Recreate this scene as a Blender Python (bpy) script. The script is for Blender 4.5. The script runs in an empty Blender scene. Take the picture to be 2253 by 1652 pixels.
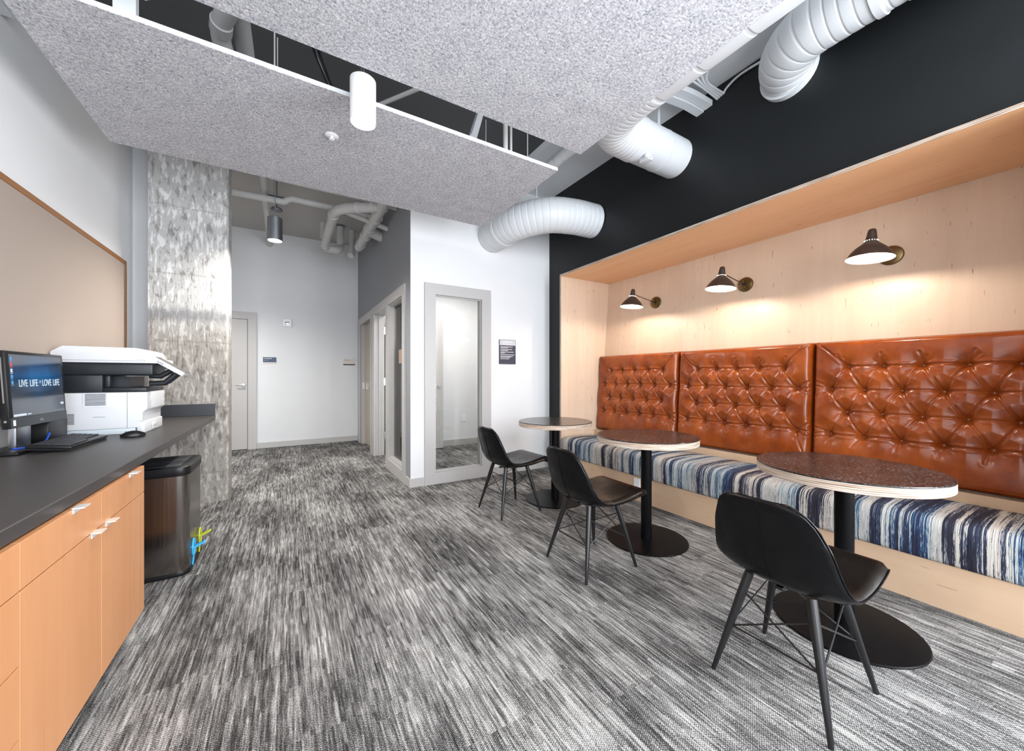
import bpy, bmesh, math, random
from math import pi, sin, cos, radians as R
from mathutils import Vector as V, Matrix as Mx, Euler
import numpy as np

random.seed(7); np.random.seed(7)
SC = bpy.context.scene
COL = SC.collection

# ------------------------------------------------------------------ camera
cam_d = bpy.data.cameras.new('camera'); cam = bpy.data.objects.new('camera', cam_d); COL.objects.link(cam)
cam.location = (0, 0, 1.2)
cam.rotation_euler = (R(90), 0, -R(30.969))
cam_d.sensor_width = 36; cam_d.lens = 824 / 2253 * 36
cam_d.shift_y = 2 / 2253
cam_d.clip_start = .02
SC.camera = cam

# ------------------------------------------------------------------ world, lights, exposure
SC.view_settings.view_transform = 'Standard'; SC.view_settings.look = 'None'
SC.view_settings.exposure = 0.0; SC.view_settings.gamma = 1; SC.view_settings.use_curve_mapping = False
W = bpy.data.worlds.new('daylight'); SC.world = W; W.use_nodes = True
W.node_tree.nodes['Background'].inputs[0].default_value = (.62, .78, 1, 1)
W.node_tree.nodes['Background'].inputs[1].default_value = 2.0

def area(name, loc, rot, sx, sy, power, color=(1, 1, 1), spread=180):
    l = bpy.data.lights.new(name, 'AREA'); l.shape = 'RECTANGLE'; l.size = sx; l.size_y = sy
    l.energy = power; l.color = color; l.spread = R(spread)
    o = bpy.data.objects.new(name, l); COL.objects.link(o); o.location = loc; o.rotation_euler = rot
    return o
def spot(name, loc, power, angle=140, blend=.6, color=(1, .95, .88), r=.05, rot=(0, 0, 0)):
    l = bpy.data.lights.new(name, 'SPOT'); l.energy = power; l.spot_size = R(angle); l.spot_blend = blend
    l.color = color; l.shadow_soft_size = r
    o = bpy.data.objects.new(name, l); COL.objects.link(o); o.location = loc; o.rotation_euler = rot
    return o
def point(name, loc, power, color=(1, .8, .58), r=.03):
    l = bpy.data.lights.new(name, 'POINT'); l.energy = power; l.color = color; l.shadow_soft_size = r
    o = bpy.data.objects.new(name, l); COL.objects.link(o); o.location = loc
    return o
# daylight through the two tall shop windows behind the camera
area('window_daylight', (.35, -2.3, 1.75), (R(90), 0, 0), 2.1, 2.9, 175, (.93, .965, 1))
area('window_daylight', (2.55, -2.3, 1.75), (R(90), 0, 0), 1.3, 2.9, 175, (.93, .965, 1))
area('window_daylight', (3.25, -1.15, 1.75), (0, R(90), 0), 2.9, 1.7, 280, (.93, .965, 1))
spot('left_wall_fill_light', (.34, .35, 2.5), 50, 176, 1, (1, .96, .91), .06)     # unseen fill spot added above the camera to brighten the left wall
# lights in the glazed studio and deeper in the corridor
area('studio_ceiling_light', (2.2, 5.1, 2.66), (0, 0, 0), .9, .9, 36, (1, .97, .93))
spot('corridor_fill_light', (-1.15, 6.2, 2.5), 150, 176, 1, (1, .97, .93), .08)  # unseen fill added behind the column to brighten the storage wall

# ------------------------------------------------------------------ mesh helpers
class B:
    def __init__(s): s.bm = bmesh.new()
    def box(s, x0, x1, y0, y1, z0, z1, bev=0, seg=2, M=None):
        vs = [s.bm.verts.new(p) for p in ((x0,y0,z0),(x1,y0,z0),(x1,y1,z0),(x0,y1,z0),(x0,y0,z1),(x1,y0,z1),(x1,y1,z1),(x0,y1,z1))]
        fs = [s.bm.faces.new([vs[i] for i in f]) for f in ((0,3,2,1),(4,5,6,7),(0,1,5,4),(1,2,6,5),(2,3,7,6),(3,0,4,7))]
        geo = vs
        if bev > 0:
            es = list({e for f in fs for e in f.edges})
            r = bmesh.ops.bevel(s.bm, geom=es, offset=bev, segments=seg, profile=.5, affect='EDGES')
            geo = list({v for f in r['faces'] for v in f.verts} | {v for v in vs if v.is_valid})
        if M is not None: bmesh.ops.transform(s.bm, matrix=M, verts=geo)
        return s
    def prism(s, poly, a, b, axis='y', bev=0):
        def P(u, w, t): return {'y': (u, t, w), 'x': (t, u, w), 'z': (u, w, t)}[axis]
        A = [s.bm.verts.new(P(u, w, a)) for u, w in poly]; C = [s.bm.verts.new(P(u, w, b)) for u, w in poly]
        n = len(poly); fs = [s.bm.faces.new(A), s.bm.faces.new(C[::-1])]
        for i in range(n): fs.append(s.bm.faces.new((A[i], C[i], C[(i+1) % n], A[(i+1) % n])))
        bmesh.ops.recalc_face_normals(s.bm, faces=fs)
        if bev > 0:
            es = list({e for f in fs for e in f.edges})
            bmesh.ops.bevel(s.bm, geom=es, offset=bev, segments=2, profile=.5, affect='EDGES')
        return s
    def grid(s, P, flip=False):
        nu, nv = len(P), len(P[0])
        vs = [[s.bm.verts.new(p) for p in row] for row in P]
        for i in range(nu - 1):
            for j in range(nv - 1):
                q = (vs[i][j], vs[i+1][j], vs[i+1][j+1], vs[i][j+1])
                s.bm.faces.new(q[::-1] if flip else q)
        return s
    def tube(s, pts, r, n=12, caps=True):
        pts = [V(p) for p in pts]; m = len(pts)
        rr = r if hasattr(r, '__len__') else [r] * m
        rings = []; up = None
        for i in range(m):
            t = (pts[min(i+1, m-1)] - pts[max(i-1, 0)]).normalized()
            if up is None: up = V((0, 0, 1)) if abs(t.z) < .9 else V((1, 0, 0))
            a = (up - t * up.dot(t)).normalized(); up = a; b = t.cross(a)
            rings.append([s.bm.verts.new(pts[i] + (a * cos(2*pi*k/n) + b * sin(2*pi*k/n)) * rr[i]) for k in range(n)])
        for i in range(m - 1):
            for k in range(n):
                s.bm.faces.new((rings[i][k], rings[i][(k+1) % n], rings[i+1][(k+1) % n], rings[i+1][k]))
        if caps:
            s.bm.faces.new(rings[0][::-1]); s.bm.faces.new(rings[-1])
        return s
    def lathe(s, prof, n=32, M=None):
        M = M or Mx(); rings = []
        for r, z in prof:
            if r < 1e-6: rings.append([s.bm.verts.new(M @ V((0, 0, z)))])
            else: rings.append([s.bm.verts.new(M @ V((r*cos(2*pi*k/n), r*sin(2*pi*k/n), z))) for k in range(n)])
        for a, b in zip(rings, rings[1:]):
            for k in range(n):
                q = [a[k % len(a)], a[(k+1) % len(a)], b[(k+1) % len(b)], b[k % len(b)]]
                u = []
                for v in q:
                    if v not in u: u.append(v)
                if len(u) > 2: s.bm.faces.new(u)
        return s
    def cyl(s, c, r, h, n=24, axis='z', bev=0):
        M = Mx.Translation(c)
        if axis == 'x': M = M @ Mx.Rotation(R(90), 4, 'Y')
        if axis == 'y': M = M @ Mx.Rotation(R(-90), 4, 'X')
        p = [(0, 0), (r - bev, 0), (r, bev), (r, h - bev), (r - bev, h), (0, h)] if bev else [(0, 0), (r, 0), (r, h), (0, h)]
        return s.lathe(p, n, M)
    def mesh(s, me):
        s.bm.from_mesh(me); return s

MW = {}
def thing(name, label, cat, loc=(0, 0, 0), rz=0, group=None, kind=None):
    o = bpy.data.objects.new(name, None); COL.objects.link(o)
    o.empty_display_size = .05
    o.location = loc; o.rotation_euler = (0, 0, rz)
    MW[o] = Mx.Translation(loc) @ Mx.Rotation(rz, 4, 'Z')
    return tag(o, label, cat, group, kind)
def tag(o, label=None, cat=None, group=None, kind=None):
    if label: o['label'] = label
    if cat: o['category'] = cat
    if group: o['group'] = group
    if kind: o['kind'] = kind
    return o
def obj(name, b, mat, parent=None, smooth=35, label=None, local=False):
    """one mesh object; b is given in world coordinates unless local (then in the frame of its thing)"""
    me = bpy.data.meshes.new(name)
    if parent is not None and not local:
        bmesh.ops.transform(b.bm, matrix=MW[parent].inverted(), verts=b.bm.verts)
    bmesh.ops.recalc_face_normals(b.bm, faces=b.bm.faces)
    b.bm.to_mesh(me); b.bm.free()
    me.materials.append(mat)
    if smooth:
        me.polygons.foreach_set('use_smooth', [True] * len(me.polygons))
        me.set_sharp_from_angle(angle=R(smooth))
    o = bpy.data.objects.new(name, me); COL.objects.link(o)
    if parent is not None:
        o.parent = parent; MW[o] = MW[parent]
    else: MW[o] = Mx()
    if label: o['label'] = label
    return o
def single(name, b, mat, label, cat, loc, group=None, smooth=35):
    """a thing that is one mesh, with its origin at its base"""
    bmesh.ops.translate(b.bm, vec=-V(loc), verts=b.bm.verts)
    o = obj(name, b, mat, None, smooth); o.location = loc; MW[o] = Mx.Translation(loc)
    return tag(o, label, cat, group)
def struct(name, b, mat, smooth=0):
    o = obj(name, b, mat, None, smooth); o['kind'] = 'structure'; return o
def copy_tree(o, parent=None):
    c = o.copy(); COL.objects.link(c)
    if parent is not None: c.parent = parent
    for ch in list(o.children): copy_tree(ch, c)
    return c
def text(b, s, size, M, depth=.0015, align='LEFT', squeeze=1.0):
    cu = bpy.data.curves.new('t', 'FONT'); cu.body = s; cu.size = size; cu.extrude = depth; cu.align_x = align
    cu.resolution_u = 3
    o = bpy.data.objects.new('t', cu); COL.objects.link(o)
    bpy.context.view_layer.update()
    me = bpy.data.meshes.new_from_object(o)
    me.transform(M @ Mx.Diagonal((squeeze, 1, 1, 1)))
    b.bm.from_mesh(me)
    bpy.data.objects.remove(o); bpy.data.curves.remove(cu); bpy.data.meshes.remove(me)
    return b
def smooth_path(pts, n=12):
    """Catmull-Rom through the points"""
    P = [V(p) for p in pts]; P = [P[0]*2 - P[1]] + P + [P[-1]*2 - P[-2]]; out = []
    for i in range(1, len(P) - 2):
        for k in range(n):
            t = k / n; a, b_, c, d = P[i-1], P[i], P[i+1], P[i+2]
            out.append(.5 * ((2*b_) + (c-a)*t + (2*a-5*b_+4*c-d)*t*t + (-a+3*b_-3*c+d)*t**3))
    out.append(P[-2]); return out

# ------------------------------------------------------------------ materials
class Mat:
    def __init__(s, name, col=(.5,.5,.5), rough=.5, metal=0, spec=.5, **kw):
        s.m = bpy.data.materials.new(name); s.m.use_nodes = True; s.t = s.m.node_tree
        s.b = s.t.nodes['Principled BSDF']
        s.b.inputs['Base Color'].default_value = (*col, 1); s.b.inputs['Roughness'].default_value = rough
        s.b.inputs['Metallic'].default_value = metal; s.b.inputs['Specular IOR Level'].default_value = spec
        for k, v in kw.items(): s.b.inputs[k.replace('_', ' ')].default_value = v
    def n(s, typ, **p):
        nd = s.t.nodes.new('ShaderNode' + typ)
        for k, v in p.items(): setattr(nd, k, v)
        return nd
    def l(s, a, b): s.t.links.new(a, b)
    def coord(s, scale=(1,1,1), loc=(0,0,0), rot=(0,0,0), src=None):
        if src is None: src = s.n('TexCoord').outputs['Object']
        mp = s.n('Mapping'); mp.inputs['Scale'].default_value = scale; mp.inputs['Location'].default_value = loc; mp.inputs['Rotation'].default_value = rot
        s.l(src, mp.inputs['Vector']); return mp.outputs[0]
    def noise(s, vec, scale=1, detail=2, rough=.5, dist=0):
        nd = s.n('TexNoise'); s.l(vec, nd.inputs['Vector'])
        nd.inputs['Scale'].default_value = scale; nd.inputs['Detail'].default_value = detail
        nd.inputs['Roughness'].default_value = rough; nd.inputs['Distortion'].default_value = dist
        return nd.outputs['Fac']
    def ramp(s, fac, stops, interp='LINEAR'):
        r = s.n('ValToRGB'); r.color_ramp.interpolation = interp
        el = r.color_ramp.elements
        while len(el) < len(stops): el.new(.5)
        for e, (p, c) in zip(el, stops):
            e.position = p; e.color = (*c, 1) if hasattr(c, '__len__') else (c, c, c, 1)
        s.l(fac, r.inputs['Fac']); return r.outputs['Color']
    def math(s, op, a, b=None, c=None):
        nd = s.n('Math', operation=op)
        for i, v in enumerate((a, b, c)):
            if v is None: continue
            if isinstance(v, (int, float)): nd.inputs[i].default_value = v
            else: s.l(v, nd.inputs[i])
        return nd.outputs[0]
    def mix(s, fac, a, b, blend='MIX'):
        nd = s.n('Mix', data_type='RGBA', blend_type=blend)
        for i, v in ((0, fac), (6, a), (7, b)):
            if isinstance(v, (int, float)): nd.inputs[i].default_value = v
            elif isinstance(v, tuple): nd.inputs[i].default_value = (*v, 1)
            else: s.l(v, nd.inputs[i])
        return nd.outputs[2]
    def col(s, c): s.l(c, s.b.inputs['Base Color']); return s
    def rough(s, c): s.l(c, s.b.inputs['Roughness']); return s
    def bump(s, h, strength=.3, dist=.01):
        nd = s.n('Bump'); nd.inputs['Strength'].default_value = strength; nd.inputs['Distance'].default_value = dist
        s.l(h, nd.inputs['Height']); s.l(nd.outputs[0], s.b.inputs['Normal']); return s

def paint(name, col, rough=.6, amt=.03, spec=.4):
    m = Mat(name, col, rough, spec=spec)
    f = m.noise(m.coord((3,3,3)), 1, 3)
    m.col(m.mix(f, tuple(c*(1-amt) for c in col), tuple(min(1, c*(1+amt)) for c in col)))
    m.bump(m.noise(m.coord((220,220,220)), 1, 1), .06, .002)
    return m.m
def emit(name, col, strength):
    m = Mat(name, (0,0,0)); m.b.inputs['Emission Color'].default_value = (*col, 1); m.b.inputs['Emission Strength'].default_value = strength
    return m.m

M = {}
M['white_wall'] = paint('white_wall_paint', (.76,.765,.775))
M['grey_wall'] = paint('pale_grey_wall_paint', (.70,.705,.715))
M['left_wall'] = paint('off_white_wall_paint', (.84,.84,.84))
M['shaded_wall'] = paint('shaded_wall_grey', (.27,.28,.30))  # the corridor wall's shade is put into its grey
M['black_wall'] = paint('black_wall_paint', (.010,.0115,.0125), .45, .1, .28)
M['ceiling'] = paint('shaded_ceiling_grey', (.075,.078,.082), .7)  # shade above the felt panels is put into this ceiling colour
M['ceiling_pale'] = paint('taupe_ceiling_paint', (.44,.42,.40), .7)
M['beam'] = paint('light_grey_beam_paint', (.80,.82,.84), .6)
M['pipe'] = paint('grey_pipe_paint', (.55,.54,.53), .45)
M['duct'] = paint('white_duct_paint', (.68,.70,.72), .4)
M['frame'] = paint('taupe_frame_paint', (.47,.455,.445), .4)
M['base'] = paint('taupe_baseboard_paint', (.47,.455,.445), .45)
M['white'] = Mat('white_plastic', (.86,.87,.88), .35).m
M['shell_white'] = Mat('pale_grey_white_plastic', (.66,.67,.69), .35).m
M['tab'] = Mat('bright_satin_metal', (.85,.84,.82), .35, .5).m
M['warm_white'] = Mat('ivory_plastic', (.83,.83,.82), .3).m
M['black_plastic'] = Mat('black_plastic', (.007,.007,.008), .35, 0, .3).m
M['charcoal'] = Mat('charcoal_plastic', (.013,.016,.020), .4, 0, .4).m
M['black_metal'] = Mat('black_powder_coated_metal', (.004,.004,.0045), .3, 0, .10).m
M['dark_leg'] = Mat('black_lacquered_leg', (.010,.010,.011), .28, 0, .45).m
M['chrome'] = Mat('satin_chrome', (.75,.75,.76), .22, 1).m
M['silver'] = Mat('brushed_aluminium', (.42,.43,.45), .35, 1).m
M['grey_metal'] = Mat('satin_grey_metal', (.30,.31,.33), .32, 1).m
M['brass'] = Mat('aged_brass', (.20,.135,.06), .32, 1).m
M['bronze'] = Mat('dark_bronze', (.06,.042,.035), .4, .4).m
M['lining'] = Mat('white_lamp_lining', (.9,.88,.84), .5).m
M['bulb'] = emit('lit_bulb', (1,.87,.74), 800)
M['lens'] = emit('lit_lens', (1,.96,.90), 25)
M['navy'] = Mat('navy_sign', (.02,.045,.095), .4).m
M['slate'] = Mat('dark_slate_sign', (.035,.037,.065), .4).m
M['sign_grey'] = Mat('pale_grey_sign', (.55,.56,.59), .5).m
M['sign_white'] = Mat('white_lettering', (.85,.85,.85), .5).m
M['sign_black'] = Mat('black_lettering', (.02,.02,.02), .5).m
M['cream_sign'] = Mat('cream_sign', (.66,.61,.57), .5).m
M['blue_cable'] = Mat('blue_cable', (.01,.08,.55), .4).m
M['lime'] = Mat('lime_plastic', (.42,.46,.03), .4).m
M['sky'] = Mat('sky_blue_plastic', (.04,.38,.72), .4).m
M['wood_trim'] = Mat('brown_wood_trim', (.30,.12,.03), .45).m

def glass():
    m = Mat('clear_glass'); t = m.t
    tr = m.n('BsdfTransparent'); tr.inputs[0].default_value = (.97,.978,.977,1)
    gl = m.n('BsdfGlossy'); gl.inputs['Roughness'].default_value = .01
    fr = m.n('Fresnel'); fr.inputs[0].default_value = 1.5
    mx = m.n('MixShader'); m.l(fr.outputs[0], mx.inputs[0]); m.l(tr.outputs[0], mx.inputs[1]); m.l(gl.outputs[0], mx.inputs[2])
    m.l(mx.outputs[0], t.nodes['Material Output'].inputs[0]); return m.m
M['glass'] = glass()

def carpet():
    m = Mat('striped_carpet', rough=.95, spec=.1)
    sx = m.n('SeparateXYZ'); m.l(m.n('TexCoord').outputs['Object'], sx.inputs[0]); x, y = sx.outputs[0], sx.outputs[1]
    def white(*c):
        if len(c) == 1:
            w = m.n('TexWhiteNoise', noise_dimensions='1D'); m.l(c[0], w.inputs['W'])
        else:
            cv = m.n('CombineXYZ'); m.l(c[0], cv.inputs[0]); m.l(c[1], cv.inputs[1])
            w = m.n('TexWhiteNoise', noise_dimensions='2D'); m.l(cv.outputs[0], w.inputs['Vector'])
        return w.outputs['Value']
    def cell(v, size, off=None):
        q = m.math('DIVIDE', v, size)
        return m.math('FLOOR', q if off is None else m.math('ADD', q, off))
    # planks, each with its own shift
    px = cell(x, .25); py = cell(y, 1.0, white(px)); r = white(px, py)
    xs = m.math('ADD', x, m.math('MULTIPLY', r, 7)); ys = m.math('ADD', y, m.math('MULTIPLY', r, 13))
    i1 = cell(xs, .0075); d1 = white(i1, cell(ys, .34, m.math('MULTIPLY', white(i1), 9)))
    i2 = cell(xs, .019); d2 = white(i2, cell(ys, .16, m.math('MULTIPLY', white(i2), 9)))
    src = m.n('TexCoord').outputs['Object']
    Bn = m.noise(m.coord((150, 9, 1), src=src), 1, 2, .6)
    Cn = m.noise(m.coord((330, 200, 1), src=src), 1, 2, .7)
    Pn = m.noise(m.coord((2.6, 1.5, 1), src=src), 1, 2, .6)
    # chevron weave
    zig = m.math('ABSOLUTE', m.math('SUBTRACT', m.math('FRACT', m.math('DIVIDE', x, .014)), .5))
    wv = m.math('SINE', m.math('MULTIPLY', m.math('ADD', y, m.math('MULTIPLY', zig, .014)), 2*pi/.007))
    tot = m.math('ADD', m.math('MULTIPLY', d1, .14), m.math('MULTIPLY', d2, .10))
    for f_, k in ((Bn, .50), (Cn, .75), (Pn, .40), (wv, .10), (r, .05)): tot = m.math('ADD', tot, m.math('MULTIPLY', f_, k))
    tot = m.math('SUBTRACT', tot, .505)
    m.col(m.ramp(tot, [(.20,(.008,.008,.009)), (.38,(.050,.048,.047)), (.50,(.175,.170,.166)), (.63,(.43,.42,.405)), (.82,(.78,.76,.74))]))
    m.bump(m.math('ADD', m.math('MULTIPLY', wv, .4), Bn), .5, .004)
    return m.m
M['carpet'] = carpet()

def felt():
    m = Mat('grey_felt_acoustic_board', rough=.95, spec=.1)
    a = m.noise(m.coord((55, 120, 60), rot=(0,0,.4)), 1, 4, .72, .6)
    b = m.noise(m.coord((150, 70, 90), rot=(0,0,-.5)), 1, 3, .7, .5)
    c = m.noise(m.coord((9,9,9)), 1, 2)
    t = m.math('ADD', m.math('MULTIPLY', a, .6), m.math('MULTIPLY', b, .5)); t = m.math('ADD', t, m.math('MULTIPLY', c, .08))
    m.col(m.ramp(t, [(.40,(.08,.08,.11)), (.49,(.31,.31,.355)), (.58,(.50,.50,.535)), (.67,(.70,.70,.72)), (.78,(.95,.95,.95))]))
    m.bump(t, .4, .006); return m.m
M['felt'] = felt()

def wood(name, base, dark, streak, axis='z', rough=.42, boards=0, contrast=1.0):
    m = Mat(name, base, rough, spec=.4)
    lo, hi = 1.3, 22
    sc = {'x': (lo,hi,hi), 'y': (hi,lo,hi), 'z': (hi,hi,lo)}[axis]
    g = m.noise(m.coord(sc), 1, 5, .6, .4)
    blot = m.noise(m.coord(tuple(q*.14 for q in sc)), 1, 2, .5, .5)
    c = m.mix(m.math('MULTIPLY', blot, contrast), base, dark)
    c = m.mix(m.ramp(g, [(.35, 0.0), (.75, .55)]), c, dark)
    if boards:
        sx = m.n('SeparateXYZ'); m.l(m.n('TexCoord').outputs['Object'], sx.inputs[0])
        w = m.n('TexWhiteNoise', noise_dimensions='1D'); m.l(m.math('FLOOR', m.math('DIVIDE', sx.outputs[1], boards)), w.inputs['W'])
        c = m.mix(m.math('MULTIPLY', w.outputs['Value'], .35), c, dark)
    s1 = m.noise(m.coord(tuple(q*4.0 if q == hi else q*5.5 for q in sc)), 1, 1, .4)
    c = m.mix(m.ramp(s1, [(.745, 0.0), (.775, .7)]), c, streak)
    m.col(c); return m.m
MAPLE = ((.77,.625,.49), (.63,.455,.325), (.30,.17,.10))
M['maple_z'] = wood('maple_plywood_upright_grain', *MAPLE, 'z', boards=.3)
M['maple_y'] = wood('bounce_lit_maple_level_grain', (.93,.60,.355), (.78,.42,.21), (.40,.18,.08), 'y')  # orange bounce light from the leather is mixed into the wood colour
M['maple_base'] = wood('maple_plywood_bench_front', (.68,.49,.34), (.56,.375,.24), (.30,.16,.08), 'y')
M['maple_side'] = wood('maple_plywood_end_grain', *MAPLE, 'z')
M['laminate'] = wood('orange_maple_laminate', (.60,.305,.15), (.47,.20,.08), (.45,.20,.09), 'z', .38)
M['counter'] = wood('charcoal_counter_laminate', (.052,.047,.045), (.032,.028,.027), (.075,.068,.065), 'y', .38)
M['backsplash'] = Mat('charcoal_backsplash', (.028,.031,.038), .4).m

def ply_edge(name, axis=2):
    m = Mat(name, rough=.55, spec=.3)
    sx = m.n('SeparateXYZ'); m.l(m.n('TexCoord').outputs['Object'], sx.inputs[0]); z = sx.outputs[axis]
    w = m.math('SINE', m.math('MULTIPLY', z, 2*pi/.0085))
    nz = m.noise(m.coord((6,6,150) if axis == 2 else (6,150,6)), 1, 3)
    t = m.math('ADD', m.math('MULTIPLY', w, .16), nz)
    m.col(m.ramp(t, [(.25,(.20,.12,.075)), (.42,(.42,.31,.235)), (.6,(.57,.49,.41)), (.8,(.66,.60,.53))])); return m.m
M['ply_edge'] = ply_edge('layered_plywood_edge')
M['ply_edge_y'] = ply_edge('layered_plywood_edge_upright', 1)

def table_top():
    m = Mat('brown_speckled_laminate', rough=.14, spec=.6)
    a = m.noise(m.coord((48,95,60), rot=(0,0,.5)), 1, 5, .75, .5); b = m.noise(m.coord((7,7,7)), 1, 2)
    t = m.math('ADD', m.math('MULTIPLY', a, .8), m.math('MULTIPLY', b, .2))
    m.col(m.ramp(t, [(.36,(.004,.0035,.003)), (.47,(.014,.011,.0095)), (.55,(.042,.034,.031)), (.62,(.10,.085,.08)), (.70,(.32,.29,.28))]))
    m.rough(m.ramp(a, [(.4,.15), (.7,.34)])); m.bump(a, .10, .002); return m.m
M['table_top'] = table_top()

def leather(name, c0, c1, rough=.3, spec=.5, coat=0):
    m = Mat(name, c0, rough, spec=spec)
    f = m.noise(m.coord((5,5,5)), 1, 4, .6)
    m.col(m.ramp(f, [(.3,c0), (.7,c1)]))
    m.rough(m.ramp(m.noise(m.coord((14,14,14)), 1, 3), [(.3,max(.05,rough-.04)), (.7,rough+.05)]))
    if coat: m.b.inputs['Coat Weight'].default_value = coat; m.b.inputs['Coat Roughness'].default_value = .18
    m.bump(m.noise(m.coord((260,260,260)), 1, 2), .1, .0015); return m.m
M['cognac'] = leather('cognac_leather', (.185,.032,.004), (.345,.074,.010), .22, .45, .1)
M['cognac_dark'] = leather('cognac_leather_button', (.20,.045,.010), (.27,.065,.014), .2, .6)
M['black_leather'] = leather('black_leather', (.0035,.0035,.004), (.0042,.0042,.0045), .25, .17)
M['brown_leather'] = leather('dark_brown_leather', (.006,.0045,.004), (.011,.0085,.007), .28, .22)

def stripe():
    m = Mat('blue_and_cream_striped_weave', rough=.85, spec=.2)
    sx = m.n('SeparateXYZ'); m.l(m.n('TexCoord').outputs['Object'], sx.inputs[0]); x, y, z = sx.outputs
    u = m.math('SUBTRACT', x, z)          # runs over the top and down the front
    c = m.n('CombineXYZ'); m.l(y, c.inputs[0]); m.l(u, c.inputs[1]); q = c.outputs[0]
    jag = m.noise(m.coord((300,26,1), src=q), 1, 2, .7)
    big = m.noise(m.coord((19,1.0,1), src=q), 1, 1, .5)
    fine = m.noise(m.coord((120,2.2,1), src=q), 1, 2, .65)
    t = m.math('ADD', m.math('MULTIPLY', big, .58), m.math('MULTIPLY', fine, .52))
    t = m.math('ADD', t, m.math('MULTIPLY', m.math('SUBTRACT', jag, .5), .30))
    hue = m.noise(m.coord((5,.3,1), loc=(9,3,0), src=q), 1, 1)
    cool = m.ramp(t, [(0,(.008,.009,.022)), (.44,(.014,.028,.085)), (.495,(.03,.11,.25)), (.525,(.20,.30,.36)), (.555,(.52,.58,.58)), (.62,(.74,.71,.66)), (.70,(.06,.07,.11)), (.72,(.70,.69,.66))], 'CONSTANT')
    warm = m.ramp(t, [(0,(.008,.008,.013)), (.45,(.022,.016,.024)), (.50,(.02,.035,.08)), (.53,(.33,.31,.29)), (.56,(.70,.64,.56)), (.64,(.80,.74,.66)), (.71,(.03,.04,.09)), (.73,(.70,.65,.58))], 'CONSTANT')
    thr = m.noise(m.coord((420,4,1), src=q), 1, 2, .7)
    m.col(m.mix(m.ramp(thr, [(.38,.62), (.58,.12)]), m.mix(m.ramp(hue, [(.42,0.0), (.58,1.0)]), cool, warm), (.05,.05,.07)))
    m.bump(m.noise(m.coord((260,3,1), src=q), 1, 2), .7, .004); return m.m
M['stripe'] = stripe()

def concrete():
    m = Mat('raw_scraped_concrete', rough=.75, spec=.3)
    a = m.noise(m.coord((38,38,8.5)), 1, 3, .55, .6)
    b = m.noise(m.coord((17,17,11)), 1, 4, .6, .5)
    zt = m.n('SeparateXYZ'); m.l(m.n('TexCoord').outputs['Object'], zt.inputs[0])
    t = m.math('ADD', m.math('MULTIPLY', a, .62), m.math('MULTIPLY', b, .40))
    c = m.ramp(t, [(.38,(.24,.23,.22)), (.44,(.33,.32,.31)), (.46,(.43,.425,.415)), (.555,(.44,.435,.425)), (.572,(.62,.62,.615)), (.74,(.70,.70,.70))])
    lines = m.ramp(m.math('ABSOLUTE', m.math('SUBTRACT', m.math('FRACT', m.math('DIVIDE', m.math('ADD', zt.outputs[2], m.math('MULTIPLY', b, .05)), .62)), .5)), [(0,.0), (.02,1.0)])
    c = m.mix(lines, m.mix(.35, c, (.15,.14,.13)), c)
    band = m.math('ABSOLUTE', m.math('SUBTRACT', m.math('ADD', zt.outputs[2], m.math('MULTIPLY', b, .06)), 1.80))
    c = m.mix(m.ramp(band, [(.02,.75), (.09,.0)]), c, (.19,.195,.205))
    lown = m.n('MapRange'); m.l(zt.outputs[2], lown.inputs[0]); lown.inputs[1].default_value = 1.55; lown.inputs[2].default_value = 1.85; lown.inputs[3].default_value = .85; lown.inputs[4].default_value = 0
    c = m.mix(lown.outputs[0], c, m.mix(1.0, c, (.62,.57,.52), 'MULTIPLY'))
    m.col(c); m.bump(t, .6, .012); return m.m
M['concrete'] = concrete()

def steel():
    m = Mat('brushed_stainless_steel', (.30,.27,.25), .25, 1)
    m.b.inputs['Anisotropic'].default_value = .5
    m.rough(m.ramp(m.noise(m.coord((160,160,1.5)), 1, 2), [(.3,.19), (.7,.24)])); return m.m
M['steel'] = steel()
def pinboard():
    m = Mat('tan_pinboard_fabric', (.60,.50,.43), .8, spec=.15)
    f = m.noise(m.coord((400,400,400)), 1, 2)
    m.col(m.mix(f, (.36,.295,.25), (.43,.355,.305))); m.bump(f, .1, .002); return m.m
M['pinboard'] = pinboard()
def screen():
    m = Mat('lit_screen', (0,0,0), .15)
    v = m.coord((1,1,1))
    sx = m.n('SeparateXYZ'); m.l(v, sx.inputs[0])
    ny = m.noise(m.coord((1,9,1.5)), 1, 2)
    z = m.math('ABSOLUTE', m.math('SUBTRACT', sx.outputs[2], .195)); yy = m.math('ABSOLUTE', sx.outputs[1])
    f = m.math('SUBTRACT', 1.0, m.math('ADD', m.math('MULTIPLY', z, 6.5), m.math('MULTIPLY', yy, 2.2)))
    f = m.math('MULTIPLY', f, m.math('ADD', .55, ny))
    c = m.ramp(f, [(0,(.028,.036,.052)), (.25,(.012,.028,.055)), (.6,(.008,.045,.12)), (1,(.012,.10,.26))])
    m.l(c, m.b.inputs['Emission Color']); m.b.inputs['Emission Strength'].default_value = 1.3; return m.m
M['screen'] = screen()
M['glow_text'] = emit('lit_screen_lettering', (.72,.88,1), 1.0)
M['glow_blue'] = emit('lit_screen_icon_blue', (.12,.45,.9), .8)
M['glow_red'] = emit('lit_screen_icon_red', (.8,.12,.15), .8)
M['glow_white'] = emit('lit_screen_bar', (.75,.88,1), .9)

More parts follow.
